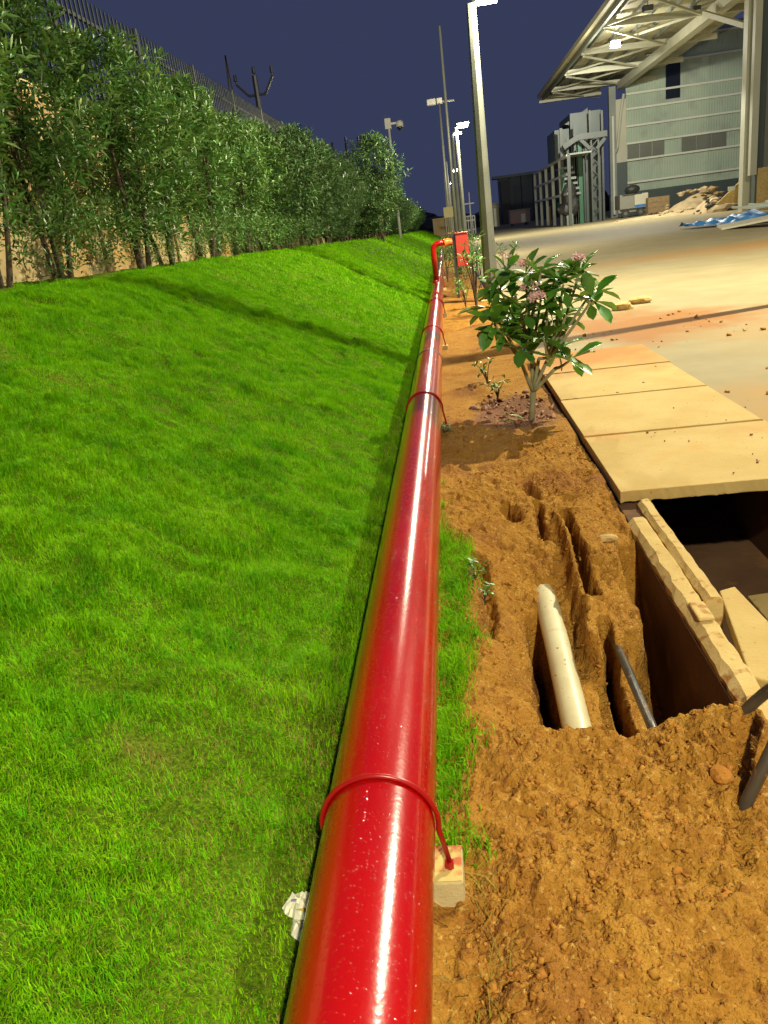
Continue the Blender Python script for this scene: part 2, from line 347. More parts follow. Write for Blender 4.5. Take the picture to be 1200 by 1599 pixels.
def soil_z(x, y):
    x = np.asarray(x, float); y = np.asarray(y, float)
    wob = fbm(x*6, y*6, 3, 21)*0.05
    z = fbm(x*1.6, y*1.6, 3, 31)*0.05
    near = sstep(7.5, 4.0, y)
    rub = sstep(2.3, 1.9, y)+0.6*sstep(0.35, 0.6, x)*sstep(2.4, 2.8, y)
    z = z+near*(fbm(x*9, y*9, 4, 33)*0.04+np.abs(fbm(x*22, y*22, 4, 35))*0.022)
    lump = np.maximum(vnoise(x*38, y*38, 41)-0.45, 0)+0.6*np.maximum(vnoise(x*75, y*75, 43)-0.45, 0)
    z = z+near*lump*0.006
    amt = 0.25+np.clip(rub, 0, 1)*vnoise(x*4, y*4, 47)*1.4
    wx_, wy_ = x+0.02*fbm(x*20, y*20, 2, 87), y+0.02*fbm(x*20+7, y*20, 2, 88)
    z = z+near*amt*(facets(wx_*26, wy_*26, 3)*0.012+facets(wx_*55, wy_*55, 5)*0.007)
    # excavation beside the drain
    yy = y+wob*1.4
    left = sstep(-0.03, 0.24, x+wob*1.2)
    mass = sstep(0.40, 0.46, x+wob)*sstep(0.70, 0.64, x)*sstep(2.62, 2.80, yy+0.35*wob)
    floor_ = -0.235*left+0.17*mass+0.19*sstep(2.95, 3.55, y)*left
    floor_ = floor_-0.46*sstep(0.56, 0.63, x+0.3*wob-0.09*sstep(2.6, 2.9, y))*sstep(3.55, 3.3, y)
    z = z+sstep(2.00, 2.08, yy)*sstep(4.15, 3.25, yy)*floor_
    # narrow undercut slots: beside the white pipe, beside the cable
    z = z-0.42*np.exp(-(polyd(x, y, [(0.228, 2.13), (0.238, 2.6), (0.238, 3.05)])/0.032)**2)
    z = z-0.40*np.exp(-(polyd(x, y, [(0.468, 2.12), (0.478, 2.5), (0.500, 2.85)])/0.016)**2)
    # cracks in the soil towards the cover slabs
    z = z-0.24*np.exp(-(polyd(x+wob*0.4, y, [(0.502, 3.05), (0.482, 3.35), (0.490, 3.85)])/0.021)**2)
    z = z-0.14*np.exp(-(polyd(x+wob*0.5, y, [(0.345, 3.62), (0.352, 3.8), (0.366, 4.1)])/0.020)**2)
    z = z-0.16*np.exp(-(polyd(x+wob*0.5, y, [(0.233, 3.85), (0.184, 4.12)])/0.026)**2)
    z = z-0.12*np.exp(-(polyd(x+wob*0.5, y, [(0.368, 4.17), (0.338, 4.41)])/0.024)**2)
    z = z-0.12*np.exp(-(polyd(x, y, [(0.02, 2.75), (0.05, 3.0), (0.02, 3.4)])/0.03)**2)
    # heap thrown against the wall end, low hump left of it
    z = z+0.085*np.exp(-(((x-0.70)/0.14)**2+((y-1.93)/0.16)**2))
    z = z+0.05*np.exp(-(((x-0.10)/0.14)**2+((y-2.0)/0.15)**2))
    z = z-0.05*np.exp(-(((x+0.10)/0.10)**2+((y-1.3)/0.2)**2))
    # small gullies crossing the planting strip
    z = z-0.07*np.exp(-((y-9.2-0.3*(x-0.0))/0.10)**2)*sstep(-0.2, 0.0, x)
    z = z-0.06*np.exp(-((y-12.1-1.2*(x-0.0))/0.14)**2)
    # planting bowl of the frangipani
    z = z-0.05*np.exp(-(((x-0.46)/0.27)**2+((y-6.25)/0.45)**2))
    z = np.minimum(z, 0.02+0.16*sstep(2.6, 2.0, y)+0.02*(x < 0.6))
    return z

def grid(name, xs, ys, zf, m, drop=None, chunk=False):
    X, Y = np.meshgrid(xs, ys); Z = zf(X, Y); n = len(xs)
    if chunk:                                            # crumbly sideways relief so that cut faces do not look smeared
        k = sstep(1.6, 2.0, Y)*sstep(4.6, 4.0, Y)*sstep(-0.10, 0.0, X)*sstep(TX-0.01, TX-0.06, X)
        X = X+k*(fbm(Y*17+Z*9, Z*21+3, 3, 81)*0.017); Y = Y+k*(fbm(X*17-Z*9, Z*21+9, 3, 83)*0.017)
        Z = Z+k*np.abs(fbm(X*34, Y*34, 3, 85))*0.012
    V = np.stack([X, Y, Z], -1).reshape(-1, 3)
    i = (np.arange(len(ys)-1)[:, None]*n+np.arange(n-1)[None, :]).ravel()
    F = np.stack([i, i+1, i+n+1, i+n], 1)
    if drop is not None:
        cx = V[F].mean(1); F = F[~drop(cx[:, 0], cx[:, 1])]
    return npmesh(name, V, F, m, True)
def seg(a, b, st): return np.linspace(a, b, max(2, int(round((b-a)/st))+1))
def cat(*s): return np.concatenate([s[0]]+[q[1:] for q in s[1:]])
# soil strip
ys = cat(seg(-4, 0.6, 0.15), seg(0.6, 2.3, 0.0065), seg(2.3, 4.6, 0.009), seg(4.6, 8, 0.03), seg(8, 20, 0.08), seg(20, 120, 0.8))
xs = cat(seg(-0.46, -0.12, 0.03), seg(-0.12, TX-0.002, 0.007))
so = link('soil_ground', grid('soil_ground', xs, ys, soil_z, M['soil'], chunk=True)); tag(so, kind='structure')
xs2 = cat(seg(TX-0.002, 1.3, 0.008), seg(1.3, 4.0, 0.12)); ys2 = cat(seg(-4, 0.9, 0.12), seg(0.9, 1.80, 0.008))
def soil2(x, y): return soil_z(x, y)*(1-sstep(1.0, 1.4, x))+0.0
s2 = link('soil_ground', grid('soil_ground', xs2, ys2, soil2, M['soil'])); tag(s2, kind='structure')
# lawn bank
xs = cat(seg(-5.2, -3.4, 0.12), seg(-3.4, -0.46, 0.035))
ys = cat(seg(-4, 0.6, 0.2), seg(0.6, 10, 0.035), seg(10, 20, 0.08), seg(20, 120, 0.6))
lw = link('lawn_bank', grid('lawn_bank', xs, ys, lawn_z, M['turf_soil'])); tag(lw, kind='structure')
# concrete apron of the yard
mb = MB(); z = 0.0
mb.add([(2.02, 1.8, z), (90, 1.8, z), (90, 9.4, z), (2.02, 9.4, z)], [(0, 1, 2, 3)])
mb.add([(0.86, 8.46, z), (2.02, 8.46, z), (2.02, 9.4, z), (0.86, 9.4, z)], [(0, 1, 2, 3)])
mb.add([(0.86, 9.4, z), (90, 9.4, z), (90, 170, z), (0.86, 170, z)], [(0, 1, 2, 3)])
mb.add([(4.0, -25, z), (90, -25, z), (90, 1.8, z), (4.0, 1.8, z)], [(0, 1, 2, 3)])
tag(mb.build('yard_pavement', M['apron']), kind='structure')
mb = MB(); z = -0.06; B = 1500
mb.add([(-B, -B, z), (B, -B, z), (B, -4, z), (-B, -4, z)], [(0, 1, 2, 3)])
mb.add([(-B, -4, z), (-5.2, -4, z), (-5.2, 120, z), (-B, 120, z)], [(0, 1, 2, 3)])
mb.add([(-B, 120, z), (B, 120, z), (B, B, z), (-B, B, z)], [(0, 1, 2, 3)])
mb.add([(80, -4, z), (B, -4, z), (B, 120, z), (80, 120, z)], [(0, 1, 2, 3)])
tag(mb.build('ground', M['far_ground']), kind='structure')

# ------------------------------------------------------------------ drain
dr = empty('drain_channel', (0.95, 3, -0.8), 'open concrete storm drain beside the dug soil, dark inside under cover slabs', 'drain')
O = Vector(dr.location)
def dpart(name, a, b, m, bev=0.008): return MB(O).box(a, b).build(name, m, dr, bevel=bev)
# side wall by the excavation, its top edge roughly chipped
def wall_strip(name, x0, x1, y0, y1, z0, zt, m, seed, chip=0.012, step=0.05):
    n = max(3, int((y1-y0)/step)); rg = random.Random(seed); vs = []; fs = []
    for i in range(n+1):
        y = y0+(y1-y0)*i/n; c = rg.uniform(0, chip); d = rg.uniform(0, chip)
        vs += [(x0+0.004, y, z0), (x0+rg.uniform(-0.003, 0.003), y, zt-0.02-c), (x0+0.016+c, y, zt-c*0.3), (x1-0.012-d, y, zt-d*0.3), (x1, y, zt-0.015-d), (x1, y, z0)]
    for i in range(n):
        for k in range(5): fs.append((i*6+k, i*6+k+1, i*6+k+7, i*6+k+6))
    fs += [(5, 4, 3, 2, 1, 0), tuple(n*6+k for k in range(6))]
    return MB(O).add(vs, fs).build(name, m, dr)
wall_strip('wall', TX, TX+0.095, 1.72, 3.72, -0.95, 0.005, M['concrete'], 3, 0.016)
dpart('shaded_face', (TX-0.006, 1.80, -0.94), (TX-0.0045, 3.70, -0.045), M['drain_concrete'], 0)  # thin dark sheet: shade of the wall's unlit side put into its colour
wall_strip('ledge', TX+0.098, TX+0.168, 2.80, 3.95, -0.30, 0.012, M['concrete'], 5, 0.008)
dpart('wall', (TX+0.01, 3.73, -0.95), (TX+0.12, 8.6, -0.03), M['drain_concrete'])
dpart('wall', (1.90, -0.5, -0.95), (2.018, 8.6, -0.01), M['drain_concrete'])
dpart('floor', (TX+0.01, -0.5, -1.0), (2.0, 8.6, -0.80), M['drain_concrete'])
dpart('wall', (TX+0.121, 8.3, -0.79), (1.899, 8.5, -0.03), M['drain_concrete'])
dpart('mortar_lump', (TX+0.02, 2.62, 0.004), (TX+0.08, 2.76, 0.02), M['concrete'], 0.01)
def slab_piece(name, poly_px, zs, thick, label, cat_, group=None, m='slab'):
    pts = [onz(px, py, z_) for (px, py), z_ in zip(poly_px, zs)]
    n = (pts[1]-pts[0]).cross(pts[2]-pts[0]).normalized()
    if n.z > 0: n = -n
    c = sum(pts, Vector())/len(pts)
    o = MB(c).extrude(pts, n*thick).build(name, M[m], None, bevel=0.006, loc=c); return tag(o, label, cat_, group)
slab_piece('broken_slab', [(1124, 922), (1148, 915), (1215, 985), (1240, 1075), (1172, 1056)], [-0.05, -0.05, -0.03, -0.02, -0.03], 0.055,
           'pointed broken concrete slab piece lying across the open drain', 'slab')
slab_piece('broken_slab', [(1168, 930), (1200, 925), (1225, 960), (1200, 968)], [-0.70, -0.70, -0.70, -0.70], 0.06,
           'concrete fragment lying down on the drain floor', 'slab', m='concrete')
slab_piece('broken_slab', [(1165, 1085), (1230, 1075), (1240, 1120), (1172, 1130)], [0.02, 0.02, 0.01, 0.01], 0.05,
           'flat concrete chip half buried in soil at the drain end', 'slab', m='concrete')
# cover slabs
for i, (y0, y1) in enumerate([(3.98, 5.10), (5.125, 6.24), (6.255, 7.34), (7.36, 8.44)]):
    rg = random.Random(i+40); x0, x1 = 0.805+rg.uniform(-.006, .006), 1.955+rg.uniform(-.01, .01); n = 46; vs = []; zt = 0.052+0.004*i; zb = zt-0.062
    ring = [(x0+(x1-x0)*k/n, y0) for k in range(n+1)]+[(x1, y1), (x0, y1)]
    top = [(x, y+(rg.uniform(0, .003) if y == y0 else 0), zt) for x, y in ring]
    bot = [(x, y+(rg.uniform(0, .010) if y == y0 else 0), zb-(rg.uniform(0, .008) if y == y0 else 0)) for x, y in ring]
    L_ = len(ring); c = Vector(((x0+x1)/2, y0, zb))
    mb = MB(c); mb.add(top+bot, [tuple(range(L_)), tuple(range(2*L_-1, L_-1, -1))]+[(k, L_+k, L_+(k+1) % L_, (k+1) % L_) for k in range(L_)])
    o = mb.build('drain_cover_slab', M['slab'], None, bevel=0.004, loc=c)
    tag(o, ['clean yellowish concrete cover slab overhanging the open drain', 'second concrete cover slab from the open drain, leaf shadow beside it',
            'third concrete cover slab counted from the open drain', 'farthest concrete cover slab, dusted with red soil'][i], 'slab', 'cover slabs over the drain')

# ------------------------------------------------------------------ red fire main
PX, PZ, PR = -0.278, 0.188, 0.1315
fp = empty('fire_main_pipe', (PX, 1.4, 0.1), 'long glossy red fire main pipe running along the grass edge', 'pipe'); O = Vector(fp.location)
def ringpipe(y0, y1, r, n=64, step=0.4):
    k = max(2, int((y1-y0)/step)+1); return MB(O).tube([(PX, y0+(y1-y0)*i/(k-1), PZ) for i in range(k)], r, n)
ringpipe(-3, 46, PR).build('barrel', M['pipe_red'], fp, smooth=True)
for yy in (8.0,): ringpipe(yy, yy+0.06, PR+0.003, step=0.06).build('weld_band', M['dark_metal'], fp, smooth=True)
RY = 18.2
rs = MB(O).tube([(PX-0.02, RY, PZ+0.05), (PX-0.02, RY, 0.98)]+[(PX-0.02+0.14*(1-math.cos(a)), RY, 0.98+0.14*math.sin(a)) for a in np.linspace(0.15, 1.57, 8)]+[(PX+0.26, RY, 1.12)], 0.062, 20)
rs.build('riser', M['pipe_red'], fp, smooth=True)
MB(O).tube([(PX-0.02, RY, PZ+0.10), (PX-0.02, RY, PZ+0.16)], 0.075, 20).build('saddle', M['strap_red'], fp, smooth=True)
vx = PX+0.24
v = MB(O).tube([(vx, RY, 1.12), (vx+.02, RY, 1.12), (vx+0.021, RY, 1.12), (vx+0.10, RY, 1.12), (vx+0.20, RY-0.02, 1.10), (vx+0.30, RY-.04, 1.07)], [0.10, 0.10, 0.075, 0.085, 0.06, 0.055], 18).build('valve', M['valve_orange'], fp, smooth=True)
MB(O).tube([(vx+0.30, RY-.04, 1.07), (vx+0.37, RY-.05, 1.05)], 0.062, 16).build('outlet_cap', M['dark_metal'], v)
v.children[0].matrix_parent_inverse = Matrix()
MB(O).tube([(vx+0.12, RY, 1.18), (vx+0.12, RY, 1.30)], 0.012, 8).build('spindle', M['dark_metal'], v)
MB(O).tube([(vx+0.12+0.07*math.cos(a), RY+0.07*math.sin(a), 1.30) for a in np.linspace(0, 6.283, 15)], 0.01, 6, False).build('handwheel', M['strap_red'], v)
# supports: concrete block and bent round strap
def support(y, label):
    g = empty('pipe_support', (PX, y+0.055, 0), label, 'pipe support', 'pipe supports along the fire main'); o_ = Vector(g.location)
    MB(o_).box((PX-0.165, y, -0.06), (PX+0.185, y+0.115, PZ-PR-0.002)).build('block', M['block'], g, bevel=0.006)
    MB(o_).box((PX-0.163, y+.002, PZ-PR-0.002), (PX+0.183, y+0.113, PZ-PR+0.001)).build('painted_top', M['block_painted'], g)
    rr = PR+0.006; yc = y+0.055; p = []
    p.append((PX+0.158, yc-0.01, PZ-PR+0.0))
    for a in np.linspace(-10, 190, 30): p.append((PX+rr*math.cos(R(a))*(1.015 if abs(a-90) > 75 else 1), yc, PZ+rr*math.sin(R(a))))
    p.append((PX-0.150, yc-0.01, PZ-PR+0.0))
    MB(o_).tube(p, 0.0065, 8).build('strap', M['strap_red'], g, smooth=True)
    for sx in (-1, 1): MB(o_).tube([(PX+sx*0.154, yc-.01, PZ-PR-0.001), (PX+sx*0.154, yc-.01, PZ-PR+0.018)], 0.012, 6).build('nut', M['strap_red'], g)
for y, l in [(1.40, 'pipe support block with thin red strap, first beside the white litter'), (5.80, 'pipe support block with red strap beside the frangipani'),
             (9.95, 'pipe support block with red strap just past the dark pipe band'), (13.75, 'pipe support with red strap just before the hydrant riser'),
             (19.5, 'pipe support with red strap behind the red hose cabinet'), (24.0, 'pipe support far down the pipe beyond the hose cabinet')]: support(y, l)

# ------------------------------------------------------------------ pipes and cables in the dug soil
c = Vector((0.30, 2.1, -0.2))
wp = MB(c).tube([(0.262, 1.75, -0.27), (0.308, 2.3, -0.235), (0.312, 2.9, -0.195), (0.310, 3.35, -0.17), (0.309, 3.56, -0.19)], [0.052]*5, 28)
tag(wp.build('drain_pipe', M['pvc'], None, smooth=True, loc=c), 'cream plastic pipe lying in the dug trench', 'pipe')
c = Vector((0.66, 2.15, -0.2))
bp = MB(c).tube([(0.508, 1.98, -0.06), (0.515, 2.15, -0.08), (0.522, 2.5, -0.11), (0.530, 2.82, -0.15), (0.535, 3.05, -0.24)], 0.0165, 14)
tag(bp.build('conduit', M['cable'], None, smooth=True, loc=c), 'thin dark metal conduit in the trench beside the drain wall', 'conduit')
def bez(ps, n=24):
    out = []
    for i in range(n+1):
        t = i/n; q = [Vector(p) for p in ps]
        while len(q) > 1: q = [a.lerp(b, t) for a, b in zip(q, q[1:])]
        out.append(q[0])
    return out
a = onz(1160, 1268, 0.0); b = onz(1147, 1128, 0.07)
m1 = at(1222, 1120, (a.y+b.y)/2-0.10); m2 = at(1240, 1030, (a.y+b.y)/2+0.08)
cb = MB(a).tube([a-Vector((0.005, .01, .06))]+bez([a, a.lerp(m1, 0.6), m1+Vector((.05, 0, .05)), m2+Vector((.06, .0, .05)), b.lerp(m2, .6), b])+[b-Vector((.03, -.02, .07))], 0.0165, 12)
tag(cb.build('cable_loop', M['cable'], None, smooth=True, loc=a), 'thick black cable looping out of the loose soil by the drain', 'cable')

# ------------------------------------------------------------------ loose clods and stones
import bmesh as _bm
def ico_np(sub):
    bm = _bm.new(); _bm.ops.create_icosphere(bm, subdivisions=sub, radius=1.0)
    V = np.array([v.co[:] for v in bm.verts]); F = np.array([[v.index for v in f.verts] for f in bm.faces]); bm.free(); return V, F
def scatter_clods(name, n, xr, yr, rad, m, keep, zf=soil_z, bias=2.2):
    V0 = np.array([(a, b_, c_) for a in (-.62, .62) for b_ in (-.62, .62) for c_ in (-.62, .62)]); rg = RNG
    F0 = np.array([(0, 1, 3), (0, 3, 2), (4, 6, 7), (4, 7, 5), (0, 4, 5), (0, 5, 1), (2, 3, 7), (2, 7, 6), (0, 2, 6), (0, 6, 4), (1, 5, 7), (1, 7, 3)])
    x = rg.uniform(*xr, n); y = rg.uniform(*yr, n); k = keep(x, y); x, y = x[k], y[k]; n = len(x)
    r = rad[0]+(rad[1]-rad[0])*rg.random(n)**bias*1.0; z = zf(x, y)+r*0.25
    sc = r[:, None]*rg.uniform(0.6, 1.35, (n, 3))*np.array([1, 1, 0.75]); jit = 1+rg.uniform(-0.5, 0.35, (n, len(V0)))
    an = rg.uniform(0, 6.28, n); ca, sa = np.cos(an), np.sin(an)
    P = V0[None]*jit[:, :, None]*sc[:, None]
    Q = P.copy(); Q[..., 0] = P[..., 0]*ca[:, None]-P[..., 1]*sa[:, None]; Q[..., 1] = P[..., 0]*sa[:, None]+P[..., 1]*ca[:, None]
    Q[..., 2] += Q[..., 0]*rg.uniform(-.6, .6, n)[:, None]+Q[..., 1]*rg.uniform(-.6, .6, n)[:, None]; Q += np.stack([x, y, z], -1)[:, None]
    F = (F0[None]+(np.arange(n)*len(V0))[:, None, None]).reshape(-1, 3)
    return tag(link(name, npmesh(name, Q.reshape(-1, 3), F, m)), kind='stuff')
cl = scatter_clods('soil_clods', 9000, (-0.10, 1.05), (0.75, 2.2), (0.0014, 0.0115), M['clod'], lambda x, y: ((x < 0.76) | (y < 1.75)) & (vnoise(x*7, y*7, 4)+0.3*RNG.random(len(x)) > 0.55), bias=4.5)
cl['label'] = 'loose crumbs of orange soil strewn over the dug ground'
c2 = scatter_clods('soil_clods', 4000, (-0.08, 0.76), (2.1, 6.0), (0.002, 0.013), M['clod'], lambda x, y: vnoise(x*5, y*3, 4) > 0.42, bias=3.5)
c2['label'] = 'crumbs of orange soil on the trench sides and planting strip'
c3 = scatter_clods('slab_crumbs', 150, (0.85, 1.95), (4.1, 8.3), (0.002, 0.012), M['wet_soil'], lambda x, y: vnoise(x*3, y*2, 8) > 0.5, zf=lambda x, y: 0.056+0*x, bias=3)
c3['label'] = 'dark soil crumbs scattered over the concrete cover slabs'
rg = random.Random(3)
for i, (px, py, r, l) in enumerate([(975, 848, .035, 'pale stone lodged in the soil against the drain wall'), (1058, 1360, .016, 'dark stone among loose soil'),
        (1135, 1400, .018, 'rounded orange clod near the black cable foot'), (895, 1265, .013, 'small yellowish pebble on the bare soil'),
        (1010, 1290, .012, 'tiny pale pebble in the loose soil'), (1128, 1232, .03, 'big crumbly clod beside the black cable')]):
    p = onz(px, py, 0); p.x = 0.63 if i == 0 else p.x; p.z = float(soil_z(p.x, p.y))
    o = MB(p).blob(p+Vector((0, 0, r*.35)), (r, r*.8, r*.6), i, 2, .5).build('stone', M['concrete' if i == 0 else 'clod'], None, loc=p); tag(o, l, 'stone', 'stones in the dug soil')
for i, (px, py, r) in enumerate([(978, 483, .20), (997, 474, .17)]):
    p = onz(px, py, 0); o = MB(p).blob(p+Vector((0, 0, r*.25)), (r, r*.6, r*.4), i+20, 2, .5).build('rubble_stone', M['concrete'], None, loc=p)
    tag(o, ['flat pale stone on the red soil past the cover slabs', 'upright pale stone leaning behind a flat stone past the slabs'][i], 'stone')

# ------------------------------------------------------------------ lawn grass
def gz(x, y): return np.where(x < -0.46, lawn_z(x, y), soil_z(x, y))
def blades(name, n, region, hgt, wid, m, keep=None, lean=0.7, segs=2):
    x = RNG.uniform(region[0], region[1], n); y = RNG.uniform(region[2], region[3], n)
    if keep is not None: k = keep(x, y); x, y = x[k], y[k]
    n = len(x); z = gz(x, y)-0.004
    # tufts: neighbouring blades share height and lean, so the turf looks clumped
    cl_ = fbm(x*11, y*11, 2, 51); h = hgt*(0.5+0.75*RNG.random(n))*(1+0.8*cl_)*(1+0.5*fbm(x*3.1, y*2.3, 3, 53))*(1+0.9*sstep(0.62, 0.8, vnoise(x*7+2*fbm(x*5, y*5, 2, 63), y*9, 59)))
    a = 2.2+9*fbm(x*9+4*fbm(x*3, y*3, 2, 61), y*9, 3, 57)+RNG.normal(0, 1.5, n); le = lean*(0.35+0.9*RNG.random(n))
    dx, dy = np.cos(a), np.sin(a); px_, py_ = -dy, dx; w = wid*(0.7+0.6*RNG.random(n))/2
    B0 = np.stack([x, y, z], -1); P = np.stack([px_*w, py_*w, 0*w], -1); D = np.stack([dx, dy, 0*dx], -1)
    up = np.array([0, 0, 1.0])
    if segs == 2:
        mid = B0+D*(h*le*0.32)[:, None]+up*(h*0.62)[:, None]; tip = B0+D*(h*le)[:, None]+up*(h*(1-0.30*le))[:, None]
        V = np.stack([B0-P, B0+P, mid+P*0.8, mid-P*0.8, tip], 1).reshape(-1, 3); b_ = np.arange(n)*5
        F = np.concatenate([np.stack([b_, b_+1, b_+2], 1), np.stack([b_, b_+2, b_+3], 1), np.stack([b_+3, b_+2, b_+4], 1)])
    else:
        tip = B0+D*(h*le)[:, None]+up*(h*(1-0.25*le))[:, None]
        V = np.stack([B0-P, B0+P, tip], 1).reshape(-1, 3); b_ = np.arange(n)*3; F = np.stack([b_, b_+1, b_+2], 1)
    return tag(link(name, npmesh(name, V, F, m)), kind='stuff')
def bare(x, y): return vnoise(x*2.1, y*2.1, 71)*0.6+vnoise(x*6.3, y*6.3, 73)*0.4
def dryspot(x, y): return np.exp(-(((x+0.62)/0.30)**2+((y-1.75)/0.55)**2))+0.8*np.exp(-(((x+0.95)/0.10)**2+((y-1.72)/0.10)**2))
def keepL(x, y): return (RNG.random(len(x)) > 0.62*dryspot(x, y)*sstep(0.35, 0.6, bare(x, y+5))*1.6) & (x > -0.62*y-0.5) & ((bare(x, y) < 0.70) | (RNG.random(len(x)) < 0.55) | (x < -1.4) | (y > 3.5)) & ((x < -0.50) | (RNG.random(len(x)) < 0.8))
def trench(x, y): return 1-0.55*np.exp(-((y-9.15-0.23*(x+0.44))/0.16)**2)
g = blades('lawn_grass', 360000, (-2.7, -0.42, 0.55, 4.2), 0.030, 0.0027, M['grass'], keepL); g['label'] = 'vivid green lawn grass covering the near slope beside the pipe'
g = blades('lawn_grass', 420000, (-3.6, -0.42, 4.2, 10), 0.032, 0.0050, M['grass'], segs=1); g['label'] = 'vivid green lawn grass on the middle of the slope'
g = blades('lawn_grass', 240000, (-3.7, -0.42, 10, 24), 0.036, 0.010, M['grass'], segs=1); g['label'] = 'green lawn grass on the far slope'
g = blades('lawn_grass', 90000, (-3.9, -0.42, 24, 100), 0.05, 0.03, M['grass'], segs=1); g['label'] = 'green lawn grass running off to the horizon along the pipe'
def keepR(x, y):
    e = -0.058+0.045*np.sin(y*2.6+0.4)-0.10*sstep(3.3, 4.4, y)+0.05*(vnoise(y*6, x*6, 77)-0.5)*2
    return (x < e+0.03*RNG.normal(0, 1, len(x))) & (RNG.random(len(x)) < 1.25-1.1*bare(x*1.4, y+9))
g = blades('edge_grass', 30000, (-0.16, 0.04, 1.50, 4.6), 0.040, 0.003, M['grass'], keepR); g['label'] = 'narrow strip of grass between the red pipe and dug soil'
g = blades('dry_grass', 5000, (-0.56, -0.36, 0.6, 9), 0.04, 0.003, M['grass_dry'], lambda x, y: bare(x*1.0, y+3) > 0.45); g['label'] = 'dry yellowish grass along the pipe foot'
g = blades('dry_grass', 110, (-0.14, 0.0, 1.0, 1.5), 0.05, 0.0022, M['grass_dry'], lambda x, y: bare(x, y+3) > 0.5, lean=1.4); g['label'] = 'dry straw blades on soil beside the pipe support'
g = blades('dry_grass', 16000, (-1.15, -0.42, 0.9, 3.0), 0.028, 0.0026, M['grass_dry'], lambda x, y: RNG.random(len(x)) < dryspot(x, y), lean=1.0); g['label'] = 'thin yellowed turf beside the red pipe near the litter'
g = blades('lawn_straw', 2600, (-2.2, -0.5, 0.7, 6), 0.05, 0.0024, M['grass_dry'], keepL, lean=1.5); g['label'] = 'scattered pale straw blades in the lawn'

# ------------------------------------------------------------------ foliage builders
def leaves(P, D, L, Wd, m, name, fold=0.25, droop=0.0, wide=0.5):
    """P leaf bases, D unit directions; each leaf a folded four-triangle blade"""
    n = len(P); up = np.array([0, 0, 1.0])+RNG.normal(0, 0.45, (n, 3)); S_ = np.cross(D, up); S_ /= np.linalg.norm(S_, axis=1)[:, None]+1e-9
    N_ = np.cross(S_, D); L = L[:, None]; Wd = Wd[:, None]
    mid = P+D*L*wide+N_*Wd*(-fold); tip = P+D*L-up*0+np.array([0, 0, -1.0])*L*droop
    V = np.stack([P, mid+S_*Wd*0.5+N_*Wd*fold*1.6, tip, mid-S_*Wd*0.5+N_*Wd*fold*1.6, mid], 1).reshape(-1, 3); b_ = np.arange(n)*5
    F = np.concatenate([np.stack([b_, b_+1, b_+4], 1), np.stack([b_+1, b_+2, b_+4], 1), np.stack([b_+4, b_+2, b_+3], 1), np.stack([b_, b_+4, b_+3], 1)])
    return npmesh(name, V, F, m)
def hedge_crown(seed, H, Rx, ntw, per, leafL, m, z0=0.35):
    rg = np.random.default_rng(seed)
    zt = z0+(H-z0)*rg.random(ntw)**0.72
    prof = np.interp(zt/H, [0, 0.12, 0.3, 0.55, 0.8, 0.93, 1.0], [0.10, 0.22, 0.55, 1.0, 0.9, 0.55, 0.12])
    an = rg.uniform(0, 6.283, ntw); lob = 1+0.28*np.sin(an*3+seed)+0.22*np.sin(an*5+zt*4+seed*2)
    rr = Rx*prof*lob*np.sqrt(rg.uniform(0.12, 1.0, ntw))
    C = np.stack([rr*np.cos(an), rr*np.sin(an), zt], -1)
    keep_ = (np.sin(C[:, 0]*6+seed)*np.sin(C[:, 1]*6+seed*3)*np.sin(C[:, 2]*5+seed*2)) > -0.32
    C = C[keep_]; an = an[keep_]; n = len(C)
    T = np.stack([np.cos(an)*0.55, np.sin(an)*0.55, np.full(n, 0.9)], -1)+rg.normal(0, 0.35, (n, 3)); T /= np.linalg.norm(T, axis=1)[:, None]
    t = np.linspace(0, 1, per); TL = 0.26
    P = C[:, None]+T[:, None]*(t[None, :, None]*TL)
    ph = rg.uniform(0, 6.28, n)[:, None]+np.arange(per)[None]*2.4
    U = np.cross(T, [0.3, 0.2, 1.0]); U /= np.linalg.norm(U, axis=1)[:, None]; Vv = np.cross(T, U)
    D = U[:, None]*np.cos(ph)[..., None]+Vv[:, None]*np.sin(ph)[..., None]+T[:, None]*(0.45+0.6*t)[None, :, None]+rg.normal(0, 0.2, (n, per, 3))
    D /= np.linalg.norm(D, axis=2)[..., None]; P = P.reshape(-1, 3); D = D.reshape(-1, 3); k = len(P)
    return leaves(P, D, leafL*rg.uniform(0.6, 1.2, k), leafL*0.27*rg.uniform(0.7, 1.2, k), m, 'crown', droop=0.12)
def hedge_trunk(seed, H):
    rg = random.Random(seed); mb = MB()
    for k in range(rg.randint(3, 5)):
        a = rg.uniform(0, 6.28); sp = rg.uniform(.12, .4); b0 = Vector((math.cos(a)*.06, math.sin(a)*.06, -0.08))
        top = Vector((math.cos(a)*sp, math.sin(a)*sp, H*rg.uniform(.6, .88))); mid = b0.lerp(top, .5)+Vector((rg.uniform(-.1, .1), rg.uniform(-.1, .1), 0))
        mb.tube(bez([b0, mid, top], 7), [0.034-.0035*i for i in range(8)], 7)
        for j in range(4):
            p = b0.lerp(top, rg.uniform(.25, .85)); q = p+Vector((rg.uniform(-.4, .4), rg.uniform(-.4, .4), rg.uniform(.15, .45))); mb.tube([p, p.lerp(q, .5)+Vector((0, 0, -.02)), q], [0.011, 0.008, .004], 5)
    return mb.mesh('trunk', M['bark'], True)
crowns = [hedge_crown(s_, H_, rx_, 400, 12, 0.14, M['leaf'], 0.4) for s_, H_, rx_ in [(1, 2.6, .62), (2, 2.4, .56), (3, 2.7, .60), (4, 2.3, .54)]]
trunks = [hedge_trunk(s_, 2.3) for s_ in (1, 2, 3, 4)]
